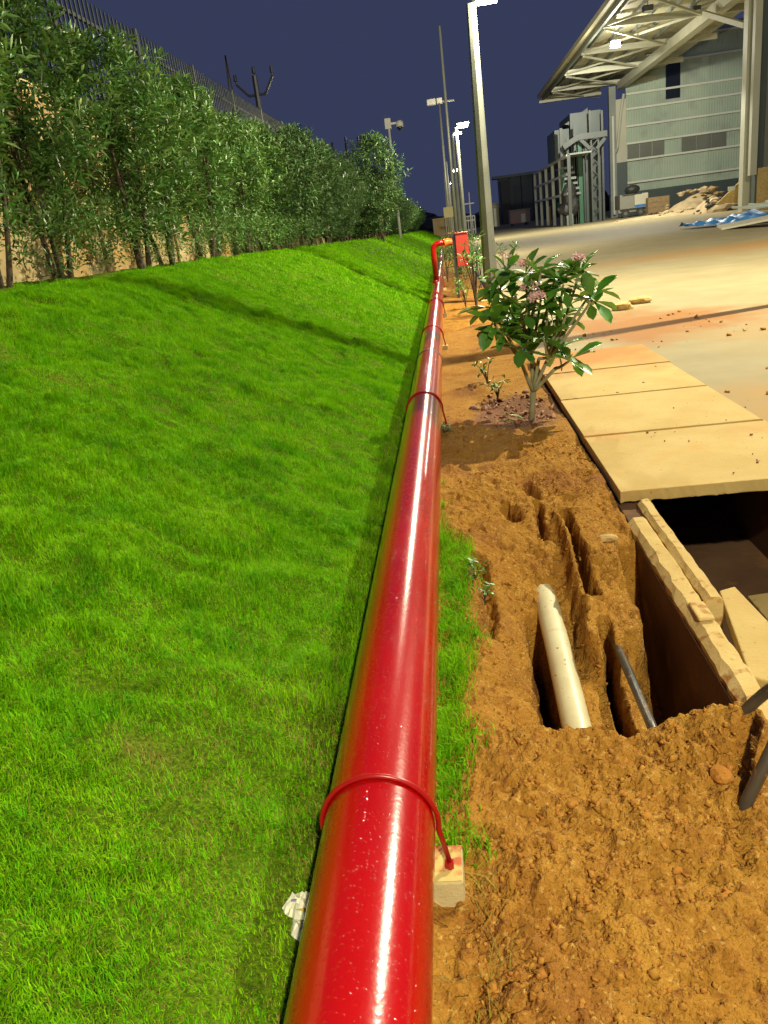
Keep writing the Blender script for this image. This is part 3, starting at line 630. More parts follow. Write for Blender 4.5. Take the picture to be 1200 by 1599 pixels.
crowns_far = [hedge_crown(s_+20, H_, 0.9, 520, 11, 0.17, M['leaf_far'], 0.2) for s_, H_ in [(1, 2.65), (2, 2.45), (3, 2.8)]]
rg = random.Random(9)
def hedge_tree(x, y, s, sz, kind, label, far=False):
    t = empty('hedge_tree', (x, y, float(lawn_z(np.array(x), np.array(y)))-0.02), label, 'tree', 'trees along the boundary wall')
    t.rotation_euler[2] = rg.uniform(0, 6.28); t.scale = (s, s, sz)
    link('trunk', trunks[kind % 4], t); link('crown', (crowns_far if far else crowns)[kind % (3 if far else 4)], t)
    return t
y = 6.9; i = 0
LAB = 'narrow glossy leaved hedge tree in the row against the boundary wall'
while y < 34:
    f = y > 19
    sz = (1.1 if y < 9.5 else 1.0)+rg.uniform(-.13, .10)
    if 8.0 < y < 9.2: sz = 1.12
    if 11.5 < y < 13: sz = 1.05
    hedge_tree(-3.95+rg.uniform(-.18, .18), y, rg.uniform(.9, 1.12), sz, rg.randint(0, 11), LAB, f)
    y += rg.uniform(1.3, 1.6) if y < 15 else rg.uniform(1.2, 1.6); i += 1
hedge_tree(-2.75, 35.5, 1.25, 1.42, 2, 'taller pointed hedge tree standing beside the camera pole', True)
hedge_tree(-3.0, 37.6, 1.2, 1.15, 1, 'broad hedge tree just behind the camera pole', True)
while y < 95:
    hedge_tree(-3.5+rg.uniform(-.3, .3), y, rg.uniform(1.1, 1.4), rg.uniform(.85, 1.05)*(1-.002*(y-34)), rg.randint(0, 11), 'distant dark hedge tree in the row beyond the camera pole', True)
    y += rg.uniform(1.9, 2.7)
# low undergrowth at the tree feet
ub = [hedge_crown(40+s_, 0.55, 0.5, 70, 8, 0.085, M['leaf'], 0.02) for s_ in (1, 2)]
for k in range(15):
    yy = 7.4+k*0.95+rg.uniform(-.3, .3); xx = -3.65+rg.uniform(-.2, .15)
    o = link('undergrowth_bush', ub[k % 2], None, (xx, yy, float(lawn_z(np.array(xx), np.array(yy)))-0.02)); o.rotation_euler[2] = rg.uniform(0, 6)
    tag(o, 'low leafy shoots at the feet of the hedge trees', 'shrub', 'undergrowth below the hedge')

# ------------------------------------------------------------------ boundary wall and picket fence
WX = -4.9
w = empty('boundary_wall', (WX, 6, 1.3), 'yellowish plastered boundary wall behind the tree row', 'wall'); O = Vector(w.location)
yy = 2.0
while yy < 95:
    MB(O).box((WX-0.12, yy, 0.4), (WX, yy+2.97, 3.78)).build('wall_panel', M['wall_plaster'], w, bevel=0.01)
    MB(O).box((WX-0.16, yy+2.975, 0.4), (WX+0.05, yy+3.195, 3.86)).build('pillar', M['wall_plaster'], w, bevel=0.01); yy += 3.2
fe = empty('picket_fence', (WX-0.06, 6, 3.78), 'dark steel picket fence on top of the boundary wall', 'fence'); O = Vector(fe.location)
zb, zt = 3.80, 5.18
for z_ in (3.95, 4.92): MB(O).bar((WX-.06, 2, z_), (WX-.06, 95, z_), 0.05, 0.05).build('rail', M['fence_metal'], fe)
pk = MB().box((-.012, -.012, 0), (.012, .012, zt-zb)).add([(-.012, -.012, zt-zb), (.012, -.012, zt-zb), (.012, .012, zt-zb), (-.012, .012, zt-zb), (0, 0, zt-zb+.06)], [(0, 1, 4), (1, 2, 4), (2, 3, 4), (3, 0, 4)]).mesh('picket', M['fence_metal'])
yy = 7.0; n = 0
while n < 240: link('picket', pk, fe, (0.03, yy-6, zb-3.78)); yy += 0.155; n += 1
mb = MB(O)
while yy < 95: mb.box((WX-.045, yy, zb), (WX-.02, yy+.03, zt)); yy += 0.22
tag(mb.build('far_picket', M['fence_metal'], fe), kind='stuff')
for k in range(12): MB(O).box((WX-.10, 5.2+k*3.2, 3.78), (WX-.02, 5.28+k*3.2, 5.25)).build('post', M['fence_metal'], fe)

# ------------------------------------------------------------------ street lamps
LX = 0.80
def street_lamp(y, h, label, watts, lens='lens_lit', rb=0.145, lx=LX):
    g = empty('street_lamp', (lx, y, 0), label, 'lamp post', 'street lamps along the pavement edge'); o_ = Vector(g.location)
    MB(o_).tube([(lx, y, -.1), (lx, y, h)], [rb, rb*.56], 8).build('pole', M['galv'], g)
    MB(o_).box((lx-rb-.08, y-rb-.08, -.05), (lx+rb+.08, y+rb+.08, .02)).build('base_plate', M['concrete'], g, bevel=.005)
    MB(o_).bar((lx-.03, y, h-.03), (lx+.30, y-.02, h+.06), .06, .06).build('arm', M['galv'], g)
    hd = MB(o_); hd.extrude([(lx+.02, y-.13, h+.07), (lx+.34, y-.15, h+.07), (lx+.52, y-.09, h+.07), (lx+.52, y+.09, h+.07), (lx+.34, y+.15, h+.07), (lx+.02, y+.13, h+.07)], (0, 0, .07))
    hd.build('housing', M['dark_metal'], g, bevel=.01)
    MB(o_).box((lx+.10, y-.12, h-.03), (lx+.46, y+.10, h+.066)).build('lens', M[lens], g, bevel=.03)
    if watts: light('lamp_glow', (0.52, -0.38, h-.14), watts, LAMP_COL, g, 0.09)
    return g
LH = 5.05
street_lamp(15.84, LH, 'tall grey tapered street lamp beside the frangipani bush', LAMP_W*0.7)
street_lamp(-2.65, LH, 'grey street lamp beside the near end of the red pipe', LAMP_W)
for k, (y, wt) in enumerate([(34.3, LAMP_W), (43.5, 0), (62, LAMP_W), (80, 0)]): street_lamp(y, 5.7 if k == 1 else LH, 'distant lit street lamp down the pavement edge', wt, 'lens_far', 0.11)

# lamp in the yard across the pavement and a bare post between it and the lawn: they throw the long shadow up the bank
def yard_lamp():
    x, y, h = 8.5, 12.04, 9.5; g = empty('yard_lamp', (x, y, 0), 'grey yard lamp standing on the pavement across from the drain', 'lamp post'); o_ = Vector(g.location)
    MB(o_).tube([(x, y, -.1), (x, y, h)], [.17, .09], 8).build('pole', M['galv'], g)
    MB(o_).box((x-.25, y-.25, -.05), (x+.25, y+.25, .03)).build('base_plate', M['concrete'], g, bevel=.01)
    MB(o_).bar((x, y, h), (x-.45, y-.05, h+.08), .06, .06).build('arm', M['galv'], g)
    MB(o_).box((x-.85, y-.2, h+.05), (x-.3, y+.12, h+.13)).build('housing', M['dark_metal'], g, bevel=.02)
    MB(o_).box((x-.80, y-.16, h+.0), (x-.36, y+.08, h+.048)).build('lens', M['lens_lit'], g)
    light('lamp_glow', (-.58, -.04, h-.12), YARD_W, LAMP_COL, g, .06)
    x, y, h = 4.75, 10.885, 8.2; g = empty('bare_post', (x, y, 0), 'plain grey steel post on the pavement edge of the yard', 'post'); o_ = Vector(g.location)
    MB(o_).tube([(x, y, -.1), (x, y, h)], [.11, .10], 10).build('shaft', M['galv'], g, smooth=True)
    MB(o_).box((x-.2, y-.2, -.05), (x+.2, y+.2, .02)).build('base_plate', M['galv'], g)
    MB(o_).tube([(x, y, h), (x, y, h+.04)], [.11, .05], 10).build('cap', M['galv'], g)
yard_lamp()
# ------------------------------------------------------------------ other poles
def pole_thing(name, px, top, Y, r0, r1, label, cat_, m='galv', group=None):
    b = at(*px, Y); t = at(*top, Y); g = empty(name, (b.x, Y, 0), label, cat_, group)
    zg = 0 if b.x > -.5 else float(lawn_z(np.array(b.x), np.array(Y)))
    g.location.z = zg
    MB((b.x, Y, zg)).tube([(b.x, Y, zg-.1), (b.x, Y, t.z)], [r0, r1], 10).build('pole', M[m], g, smooth=True); return g, t
g, t = pole_thing('camera_pole', (626, 370), (609, 190), 47, .085, .06, 'pale steel pole with surveillance camera on the lawn bank', 'camera pole', 'white_paint'); o_ = Vector(g.location)
MB(o_).bar((t.x-.25, 47, t.z-.1), (t.x+.55, 47, t.z-.1), .1, .1).build('bracket', M['white_paint'], g)
MB(o_).box((t.x-.28, 46.8, t.z-.35), (t.x+.05, 47.1, t.z+.18)).build('junction_box', M['white_paint'], g, bevel=.02)
cm = MB(o_).tube([(t.x+.52, 47, t.z+.02), (t.x+.52, 47, t.z-.08), (t.x+.52, 47, t.z-.30)], [.1, .2, .2], 14).build('camera_housing', M['white_paint'], g, smooth=True)
MB(o_).blob((t.x+.52, 47, t.z-.34), (.16, .16, .16), 1, 2, 0).build('camera_dome', M['glass_dark'], cm, smooth=True)
MB(o_).tube([(t.x-.22, 47, t.z+.18), (t.x-.22, 47, t.z+.45)], .02, 6).build('antenna', M['galv'], g)
g, t = pole_thing('steel_mast', (713, 355), (688, 40), 25, .065, .035, 'slender tall bare steel mast behind the red hose cabinet', 'mast')
g, t = pole_thing('flood_mast', (702, 340), (684, 158), 40, .07, .05, 'thin mast with a flat unlit lamp bracket on top', 'mast'); o_ = Vector(g.location)
MB(o_).bar((t.x-.35, 40, t.z), (t.x+.75, 40, t.z-.05), .06, .06).build('crossarm', M['galv'], g)
MB(o_).box((t.x-.5, 39.8, t.z-.12), (t.x-.1, 40.1, t.z+.12)).build('lamp_head', M['white_paint'], g, bevel=.02)
MB(o_).box((t.x-.05, 39.8, t.z-.1), (t.x+.2, 40.1, t.z+.12)).build('lamp_head', M['white_paint'], g, bevel=.02)
pole_thing('steel_mast', (700, 335), (690, 270), 58, .09, .07, 'short distant pale mast nearest the lawn bank', 'mast', 'white_paint')
pole_thing('steel_mast', (704, 335), (696, 252), 52, .08, .06, 'distant pale mast close behind the small yellowish board', 'mast', 'white_paint')
b = at(701, 352, 33); sg = empty('notice_board', (b.x, 33, 0), 'small yellowish board on posts beyond the hose cabinet', 'board'); o_ = Vector(sg.location)
p0 = at(694, 340, 33); p1 = at(708, 322, 33)
MB(o_).box((p0.x, 32.97, p0.z), (p1.x, 33, p1.z)).build('panel', M['board'], sg)
for x_ in (p0.x+.05, p1.x-.05): MB(o_).box((x_-.02, 33.003, -.05), (x_+.02, 33.04, p1.z-.05)).build('post', M['galv'], sg)
# power-line poles behind the wall
def power_pole(px, py, Y, s, label):
    t = at(px, py, Y); g = empty('power_pole', (t.x, Y, -.06), label, 'power pole'); o_ = Vector(g.location)
    MB(o_).tube([(t.x, Y, -.3), (t.x, Y, t.z+1.1*s)], [.16, .10], 8).build('pole', M['insulator'], g)
    bent = [(t.x-1.25*s, Y, t.z+.75*s), (t.x-.55*s, Y, t.z), (t.x+.55*s, Y, t.z), (t.x+1.15*s, Y, t.z+.95*s)]
    mb = MB(o_)
    for a, b_ in zip(bent, bent[1:]): mb.bar(a, b_, .14*s, .14*s)
    mb.build('cross_arm', M['insulator'], g)
    for x_, z_ in ((t.x-1.25*s, t.z+.8*s), (t.x+1.15*s, t.z+1.0*s), (t.x, t.z+1.1*s)):
        MB(o_).tube([(x_, Y, z_), (x_, Y, z_+.12*s), (x_, Y, z_+.14*s), (x_, Y, z_+.5*s)], [.04*s, .04*s, .12*s, .09*s], 10).build('insulator', M['insulator'], g)
    return g
power_pole(402, 148, 34, .62, 'dark power pole with forked crossarm and insulators above the hedge')
power_pole(543, 243, 62, .8, 'small dark power pole top showing over the distant hedge')
t = at(352, 86, 30); g = empty('lattice_mast', (t.x, 30, -.06), 'dark pointed mast tip rising over the hedge beside the fence', 'mast'); o_ = Vector(g.location)
for dx in (-.22, .22): MB(o_).bar((t.x+dx*2, 30, -.06), (t.x, 30, t.z), .05, .05).build('leg', M['insulator'], g)

# ------------------------------------------------------------------ hose cabinet
HY = 17.2
tl = at(711.5, 365, HY); br = at(733, 414, HY); cx_ = (tl.x+br.x)/2; hw = 0.125
hc = empty('hose_cabinet', (cx_, HY, 0), 'red steel fire hose cabinet on a dark post', 'cabinet'); o_ = Vector(hc.location)
zt, zb = tl.z, br.z
MB(o_).box((cx_-hw, HY, zb), (cx_+hw, HY+.55, zt)).build('body', M['box_red'], hc, bevel=.008)
MB(o_).box((cx_-hw-.015, HY-.02, zt+.001), (cx_+hw+.02, HY+.57, zt+.02)).build('lid', M['box_red'], hc)
dr_ = MB(o_).box((cx_+hw+.001, HY+.03, zb+.03), (cx_+hw+.014, HY+.52, zt-.03)).build('door', M['box_red'], hc)
MB(o_).box((cx_+hw+.015, HY+.06, (zb+zt)/2-.05), (cx_+hw+.035, HY+.09, (zb+zt)/2+.05)).build('handle', M['dark_metal'], dr_)
for y_ in (HY+.04, HY+.46): MB(o_).box((cx_-hw-.065, y_, -.05), (cx_-hw-.005, y_+.05, zt+.06)).build('post', M['dark_metal'], hc)

# ------------------------------------------------------------------ frangipani and small plants
def whorl(c, up, n, L, Wd, rg):
    P = []; D = []
    u = up.normalized(); a_ = u.orthogonal().normalized(); b_ = u.cross(a_)
    for k in range(n):
        an = 2.4*k+rg.uniform(-.3, .3); el = rg.uniform(-.45, .55) if k > 2 else rg.uniform(.5, 1.1)
        d = (a_*math.cos(an)+b_*math.sin(an))*math.cos(el)+u*math.sin(el); P.append(c+u*rg.uniform(-.03, .02)); D.append(d.normalized())
    return P, D
def obovate(Ps, Ds, Ls, m, name, asp=0.36):
    """broad paddle leaves, widest past the middle, folded on the midrib, tips curling down"""
    mb = MB(); rg = random.Random(len(Ps))
    for p, d, L in zip(Ps, Ds, Ls):
        s = d.cross(Vector((rg.uniform(-.3, .3), rg.uniform(-.3, .3), 1)));
        if s.length < .1: s = Vector((1, 0, 0))
        s.normalize(); n = s.cross(d); W_ = L*asp; cur = rg.uniform(.05, .28)
        st = [(0.0, .03), (.12, .05), (.35, .28), (.62, .50), (.85, .38), (1.0, .03)]
        vs = []
        for t, w_ in st:
            c = p+d*(L*t)-n*(L*cur*t*t); vs += [c-s*(W_*w_)+n*(W_*w_*.35), c, c+s*(W_*w_)+n*(W_*w_*.35)]
        fs = []
        for i in range(5): fs += [(i*3, i*3+1, i*3+4, i*3+3), (i*3+1, i*3+2, i*3+5, i*3+4)]
        mb.add(vs, fs)
    return mb.mesh(name, m, True)
def flower_cluster(c, n, r, rg, mb):
    for k in range(n):
        d = Vector((rg.gauss(0, .6), rg.gauss(0, .6)-.3, rg.uniform(.1, 1))).normalized(); p = c+d*r*rg.uniform(.5, 1.0)
        a_ = d.orthogonal().normalized(); b_ = d.cross(a_)
        for q in range(5):
            an = q*1.2566+k; e = a_*math.cos(an)+b_*math.sin(an); s = d.cross(e); L = .032
            mb.add([p, p+e*L*.6+s*L*.26+d*.004, p+e*L+d*.010, p+e*L*.6-s*L*.26+d*.004], [(0, 1, 2, 3)])
        mb.tube([c, p], .0022, 4)
PB = onz(829, 660, -0.02); PY = PB.y
fr = empty('frangipani_bush', PB, 'frangipani bush with paddle leaves and pale pink flowers beside the cover slabs', 'bush'); rg = random.Random(5)
fork = at(833, 612, PY); fork2 = at(838, 590, PY+.02)
tips = [(793, 418, .25), (820, 430, .1), (845, 425, -.1), (868, 430, .2), (880, 445, -.15), (905, 425, .0), (928, 450, .05), (925, 468, -.1), (765, 480, .1), (772, 505, -.2), (790, 520, -.25), (800, 470, .15),
        (822, 490, -.2), (855, 470, -.1), (862, 500, .2), (850, 530, -.1), (880, 490, .2), (815, 545, -.25), (893, 560, -.15), (872, 548, .15), (780, 450, .3), (838, 455, .3), (828, 520, .25), (805, 500, .3), (848, 445, .3)]
Tp = [at(px, py, PY+dy) for px, py, dy in tips]
mb = MB(PB); mb.tube([PB-Vector((0, 0, .05)), PB.lerp(fork, .5)+Vector((.004, 0, 0)), fork], [.025, .022, .023], 12)
mains = [at(812, 560, PY-.12), at(842, 560, PY+.05), at(856, 560, PY-.02), at(868, 575, PY-.08), at(830, 550, PY+.2)]
for q in mains: mb.tube(bez([fork, fork.lerp(q, .5)+Vector((0, 0, .0)), q], 5), [.017, .016, .015, .014, .0135, .013], 9)
for p in Tp:
    q = min(mains, key=lambda a: (a-p).length+(0.5 if a.z > p.z else 0)); mid = q.lerp(p, .5)+Vector((rg.uniform(-.03, .03), 0, -.03))
    mb.tube(bez([q, mid, p], 5), [.013, .012, .011, .010, .0095, .009], 8)
mb.build('trunk', M['plumeria_bark'], fr, smooth=True)
Ps, Ds, Ls = [], [], []
for p in Tp:
    q = min(mains, key=lambda a: (a-p).length); P_, D_ = whorl(p-PB, (p-q).normalized()+Vector((0, 0, .5)), rg.randint(9, 13), .15, .05, rg)
    Ps += P_; Ds += D_; Ls += [rg.uniform(.15, .25) for _ in P_]
link('foliage', obovate(Ps, Ds, Ls, M['plumeria_leaf'], 'foliage', .46), fr)
for px, py, dy, n_ in [(838, 468, -.32, 16), (818, 415, .0, 11), (902, 410, -.02, 14), (826, 452, -.3, 7), (790, 405, .3, 5)]:
    mb = MB(PB); flower_cluster(at(px, py, PY+dy), n_, .065, rg, mb); mb.build('flower_cluster', M['petal'], fr)
def small_plant(name, px, py, H, ncl, L, label, stem='bark', leafm='plumeria_leaf', spread=.25, z=0.0, cat_='plant', per=8, obj_stem=True):
    b = onz(px, py, z); rg = random.Random(int(px*7+py)); g = empty(name, b, label, cat_); mb = MB(b); Ps, Ds, Ls = [], [], []
    for k in range(ncl):
        a = rg.uniform(0, 6.28); hh = H*rg.uniform(.45, 1); t = b+Vector((math.cos(a)*spread*rg.uniform(.2, 1), math.sin(a)*spread*rg.uniform(.2, 1), hh))
        mb.tube(bez([b-Vector((0, 0, .03)), b+Vector((0, 0, hh*.5)), t], 5), [.012*H**.5, .011*H**.5, .010*H**.5, .008*H**.5, .007*H**.5, .005*H**.5], 6)
        P_, D_ = whorl(t-b, t-b+Vector((0, 0, .2)), rg.randint(per-2, per+2), L, .05, rg); Ps += P_; Ds += D_; Ls += [L*rg.uniform(.7, 1.2) for _ in P_]
    mb.build('stem', M[stem], g, smooth=True); link('foliage', obovate(Ps, Ds, Ls, M[leafm], 'foliage', .4), g); return g
small_plant('shrub', 745, 490, 1.25, 9, .14, 'dark stemmed young shrub between lamp post and hose cabinet', spread=.22)
small_plant('shrub', 728, 480, .55, 7, .10, 'low leafy shrub in front of the hose cabinet', spread=.2)
small_plant('shrub', 700, 440, 1.15, 7, .16, 'shrub with reddish tips just behind the hydrant valve', spread=.3)
small_plant('shrub', 790, 440, 1.0, 7, .16, 'frangipani sapling behind the lamp post', spread=.35)
small_plant('shrub', 752, 448, .9, 7, .13, 'leafy shrub beside the red hose cabinet door', spread=.25)
small_plant('weed', 762, 600, .22, 6, .055, 'small weed in the planting strip under the frangipani', spread=.12, cat_='weed')
small_plant('weed', 778, 622, .16, 6, .05, 'low weed at the rim of the planting bowl', spread=.12, cat_='weed')
small_plant('weed', 742, 905, .07, 6, .03, 'sprawling weed hanging at the trench edge', spread=.07, cat_='weed')
small_plant('weed', 757, 935, .05, 5, .03, 'weed tuft on the trench side', spread=.06, cat_='weed', z=-.04)
small_plant('weed', 695, 680, .08, 5, .04, 'weed beside the second pipe support', spread=.06, cat_='weed')
for i in range(5):
    yy = 20+i*3.4; xx = .35+.25*math.sin(i*2); d = Vector((xx, yy, 0)); rg2 = random.Random(i)
    o = link('shrub', ub[i % 2], None, (xx, yy, 0)); o.scale = (1, 1, 1.5); tag(o, 'small distant shrub in the planting strip past the hydrant', 'shrub', 'distant strip shrubs')
mu = scatter_clods('mulch_crumbs', 520, (0.05, 0.80), (5.6, 7.3), (0.005, 0.032), M['wet_soil'], lambda x, y: ((x-.44)/.36)**2+((y-6.4)/.8)**2+0.8*RNG.random(len(x)) < 1.15, bias=3)
mu['label'] = 'dark broken earth in the planting bowl of the frangipani'
for i, (px, py) in enumerate([(775, 650), (792, 648), (782, 658)]):
    p = onz(px, py, .012); a = random.Random(i).uniform(-.5, .5)
    o = link('fallen_leaf', obovate([Vector((0, 0, 0))], [Vector((math.cos(a), math.sin(a), .02))], [.13], M['plumeria_leaf'], 'fallen_leaf'), None, p)
    tag(o, 'fallen green leaf on the soil near the frangipani trunk', 'leaf', 'fallen leaves by the frangipani')

# ------------------------------------------------------------------ litter by the pipe
p = onz(470, 1418, .03); lt = empty('litter_wrapper', p, 'crumpled white paper wrapper with faint lettering against the red pipe', 'litter')
def crumple(pts_px, z, seed, name, m, thick=.02):
    """crumpled paper: outline filled by rings of creased points"""
    rg = random.Random(seed); n0 = len(pts_px); P_ = []
    for k in range(n0*3):
        (ax, ay), (bx, by) = pts_px[k//3], pts_px[(k//3+1) % n0]; t = (k % 3)/3; P_.append(onz(ax+(bx-ax)*t+rg.uniform(-.8, .8), ay+(by-ay)*t+rg.uniform(-.8, .8), z+rg.uniform(-.004, .006)))
    n = len(P_); c = sum(P_, Vector())/n+Vector((0, 0, thick)); rings = [P_]
    for q, h in ((.25, .55), (.5, .9), (.75, .8)):
        ph = rg.uniform(0, 6); rings.append([a.lerp(Vector((c.x, c.y, a.z)), q)+Vector((rg.uniform(-.003, .003), rg.uniform(-.003, .003), thick*h*(.55+.45*math.sin(k*1.1+ph))+rg.uniform(0, thick*.25))) for k, a in enumerate(P_)])
    vs = sum(rings, [])+[c]; fs = []
    for r in range(3):
        for i in range(n): j = (i+1) % n; fs += [(r*n+i, r*n+j, (r+1)*n+j), (r*n+i, (r+1)*n+j, (r+1)*n+i)]
    for i in range(n): fs.append((3*n+i, 3*n+(i+1) % n, 4*n))
    return MB(p).add(vs, fs).build(name, M[m], lt)
crumple([(441, 1418), (456, 1395), (462, 1397), (480, 1397), (487, 1392), (500, 1402), (500, 1428), (485, 1437), (460, 1436), (446, 1428)], .055, 1, 'upper_fold', 'litter', .022)
crumple([(457, 1432), (482, 1432), (490, 1450), (484, 1470), (468, 1472), (455, 1460)], .035, 2, 'lower_fold', 'litter', .012)
crumple([(463, 1420), (478, 1417), (490, 1420), (480, 1424)], .084, 3, 'yellow_band', 'litter_yellow', .002)
for i, (ch, px, py) in enumerate([('O', 474, 1447), ('F', 476, 1455), ('F', 477, 1463)]):
    cu = bpy.data.curves.new('lettering', 'FONT'); cu.body = ch; cu.size = .018; cu.extrude = .0003; cu.align_x = 'CENTER'; cu.materials.append(M['ink_red'])
    q = bpy.data.objects.new('tmp', cu); COL.objects.link(q); bpy.context.view_layer.update()
    me = bpy.data.meshes.new_from_object(q.evaluated_get(bpy.context.evaluated_depsgraph_get())); bpy.data.objects.remove(q)
    o = link('lettering', me, lt, onz(px, py, .056)-p); o.rotation_euler = (R(15), 0, R(-70))
for px, py, mm in [(489, 1401, 'ink_red'), (489, 1406, 'ink_blue'), (459, 1406, 'ink_blue')]:
    q = onz(px, py, .083); MB(p).box(q-Vector((.006, .003, .001)), q+Vector((.006, .003, .001))).build('printed_mark', M[mm], lt)

# ------------------------------------------------------------------ warehouse with canopy
IX, OX, CZ = 18.5, 11.5, 12.45                          # inner beam line, outer eave line, canopy height
YW = 88.0                                               # girted wall facing the yard
wh = empty('warehouse', (IX, YW, 0), 'large green-grey sheet metal warehouse with girts and a high steel canopy', 'warehouse'); O = Vector(wh.location)
def W_(name, m, **k):
    return lambda mb: mb.build(name, M[m], wh, **k)
x0, x1 = 19.0, 34.0; pl = 2.3
# corrugated sheets, one part per sheet column
xx = x0; bay = 0
while xx < x1-.1:
    xe = min(xx+2.5, x1); vs = []; k = int((xe-xx)/.25); pts = []
    for i in range(k+1):
        x_ = xx+(xe-xx)*i/k
        pts += [(x_, YW), (x_+.02, YW-.05), (x_+.07, YW-.05), (x_+.09, YW)] if i < k else [(x_, YW)]
    n = len(pts)
    for (za, zb_) in ((pl, 16.5),):
        MB(O).add([(a, b_, za) for a, b_ in pts]+[(a, b_, zb_) for a, b_ in pts], [(i, i+1, n+i+1, n+i) for i in range(n-1)]).build('wall_sheet', M['sheet_wall'], wh)
    xx = xe; bay += 1
W_('plinth', 'sheet_dark')(MB(O).box((18.6, YW-.06, -.05), (x1, YW+.3, pl-.002)))
gy = []
for px, py in [(985, 285), (982, 250), (982, 224), (982, 197), (982, 170), (985, 146), (1020, 98), (1090, 52), (1100, 12)]:
    z_ = at(px, py, YW-.2).z; gy.append(z_); W_('girt', 'girt')(MB(O).box((19.0, YW-.30, z_-.09), (x1, YW-.055, z_+.09)))
# dark slot and louvre windows
def wrect(px0, py0, px1, py1, name, m, d=.10):
    a = at(px0, py0, YW); b_ = at(px1, py1, YW); return MB(O).box((a.x, YW-d, min(a.z, b_.z)), (b_.x, YW-.02, max(a.z, b_.z))).build(name, M[m], wh)
a = at(1040, 155, YW); b_ = at(1063, 60, YW); MB(O).box((a.x, YW-.09, a.z), (b_.x, YW-.02, b_.z+1)).build('door_slot', M['glass_dark'], wh)
for lo_x, hi_x, n_ in ((980, 1038, 3), (1064, 1134, 3)):
    for k in range(n_):
        xa = at(lo_x+(hi_x-lo_x)*k/n_, 240, YW).x+.04; xb = at(lo_x+(hi_x-lo_x)*(k+1)/n_, 240, YW).x-.04
        f = MB(O).box((xa, YW-.10, gy[1]+.12), (xb, YW-.03, gy[2]-.12)).build('window', M['louvre'], wh)
        for j in range(5):
            zz = gy[1]+.2+j*(gy[2]-gy[1]-.4)/5; MB(O).box((xa+.02, YW-.14, zz), (xb-.02, YW-.102, zz+.08)).build('louvre_slat', M['louvre'], f)
# corner column and pilaster on the left
W_('pilaster', 'sheet_dark')(MB(O).box((17.9, YW-.4, -.05), (19.0, YW+.1, 5.2)))
W_('pilaster', 'steel_pale')(MB(O).box((17.95, YW-.38, 5.21), (18.98, YW+.1, 11.0)))
W_('column', 'steel_grey')(MB(O).box((17.2, YW-.9, -.05), (17.85, YW-.2, CZ-.3)))
W_('downpipe', 'steel_pale')(MB(O).tube([(18.7, YW-.6, 11.4), (18.4, YW-.6, 9.8), (18.0, YW-.6, 6.6), (17.7, YW-1, 6.2)], .14, 8))
W_('downpipe', 'girt')(MB(O).tube([(17.5, YW-1.1, .3), (17.5, YW-1.1, 9.5)], .12, 8))
# canopy: sheet, beams along the yard, cross beams, purlins, bracing
YA, YB = 30.0, 94.0
W_('roof_sheet', 'roof_sheet')(MB(O).box((OX-.3, YA, CZ+.75), (IX+4, YB, CZ+.80)))
W_('eave_gutter', 'roof_sheet')(MB(O).box((OX-.45, YA, CZ+.42), (OX-.05, YB, CZ+.749)))
W_('eave_beam', 'steel_grey')(MB(O).box((OX+.05, YA, CZ+.15), (OX+.25, YB, CZ+.55)))
W_('main_beam', 'steel_pale')(MB(O).box((IX-.35, YA, CZ-.55), (IX+.35, YB-6, CZ+.10)))
for k, yb in enumerate(np.arange(34, 93, 9.0)):
    W_('cross_beam', 'steel_pale')(MB(O).bar((OX+.26, yb, CZ+.30), (IX+3.5, yb, CZ+.05), .32, .42))
for x_ in np.arange(OX+1.0, IX+.1, 1.25): W_('purlin', 'steel_grey')(MB(O).box((x_-.06, YA, CZ+.52), (x_+.06, YB, CZ+.74)))
for yb in np.arange(34, 92, 9.0):
    W_('brace', 'steel_pale')(MB(O).bar((OX+.5, yb+.3, CZ+.05), (IX-.4, yb+8.7, CZ-.05), .14, .14))
    W_('brace', 'steel_pale')(MB(O).bar((IX-.4, yb+.3, CZ+.14), (OX+.5, yb+8.7, CZ+.20), .14, .14))
W_('end_beam', 'steel_pale')(MB(O).box((OX-.3, YB-.4, CZ-.10), (IX-.8, YB+.1, CZ+.14)))
W_('end_sheet', 'roof_sheet')(MB(O).box((OX, YB+.02, CZ+.15), (IX-.8, YB+.08, CZ+.74)))
# near canopy column and near block on the right
ca = at(1161, 333, 53.0)
W_('column', 'steel_pale')(MB(O).box((ca.x-.22, 52.6, -.05), (ca.x+.22, 53.3, CZ-.551)))
W_('column_flange', 'steel_grey')(MB(O).box((ca.x+.222, 52.5, -.05), (ca.x+.40, 53.4, CZ-.551)))
W_('knee_brace', 'steel_pale')(MB(O).bar((ca.x-.1, 53.4, 10.2), (ca.x-.9, 58.5, CZ-.4), .28, .28))
qa = at(1169, 300, 51.0); qb = at(1179, 300, 51.0); qc = at(1190, 300, 51.0)
W_('corner_trim', 'steel_pale')(MB(O).box((qa.x, 50.8, 2.0), (qb.x, 51.2, CZ+.4)))
W_('side_sheet', 'sheet_dark')(MB(O).box((qb.x+.003, 51.0, -.05), (qc.x, 51.6, CZ+.4)))
W_('side_sheet', 'louvre')(MB(O).box((qc.x+.003, 50.9, 2.4), (qc.x+12, 51.6, CZ+.4)))
W_('plinth', 'concrete')(MB(O).box((qc.x-.3, 50.85, -.05), (qc.x+12, 51.5, 2.35)))
lp = at(961, 66, 64.0)
fl = empty('flood_lamp', (lp.x, 64.0, lp.z), 'lit white flood lamp under the warehouse canopy', 'lamp', 'lamps under the canopy'); o_ = Vector(fl.location)
MB(o_).box((lp.x-.22, 63.9, lp.z+.06), (lp.x+.22, 64.3, lp.z+.22)).build('housing', M['dark_metal'], fl, bevel=.02)
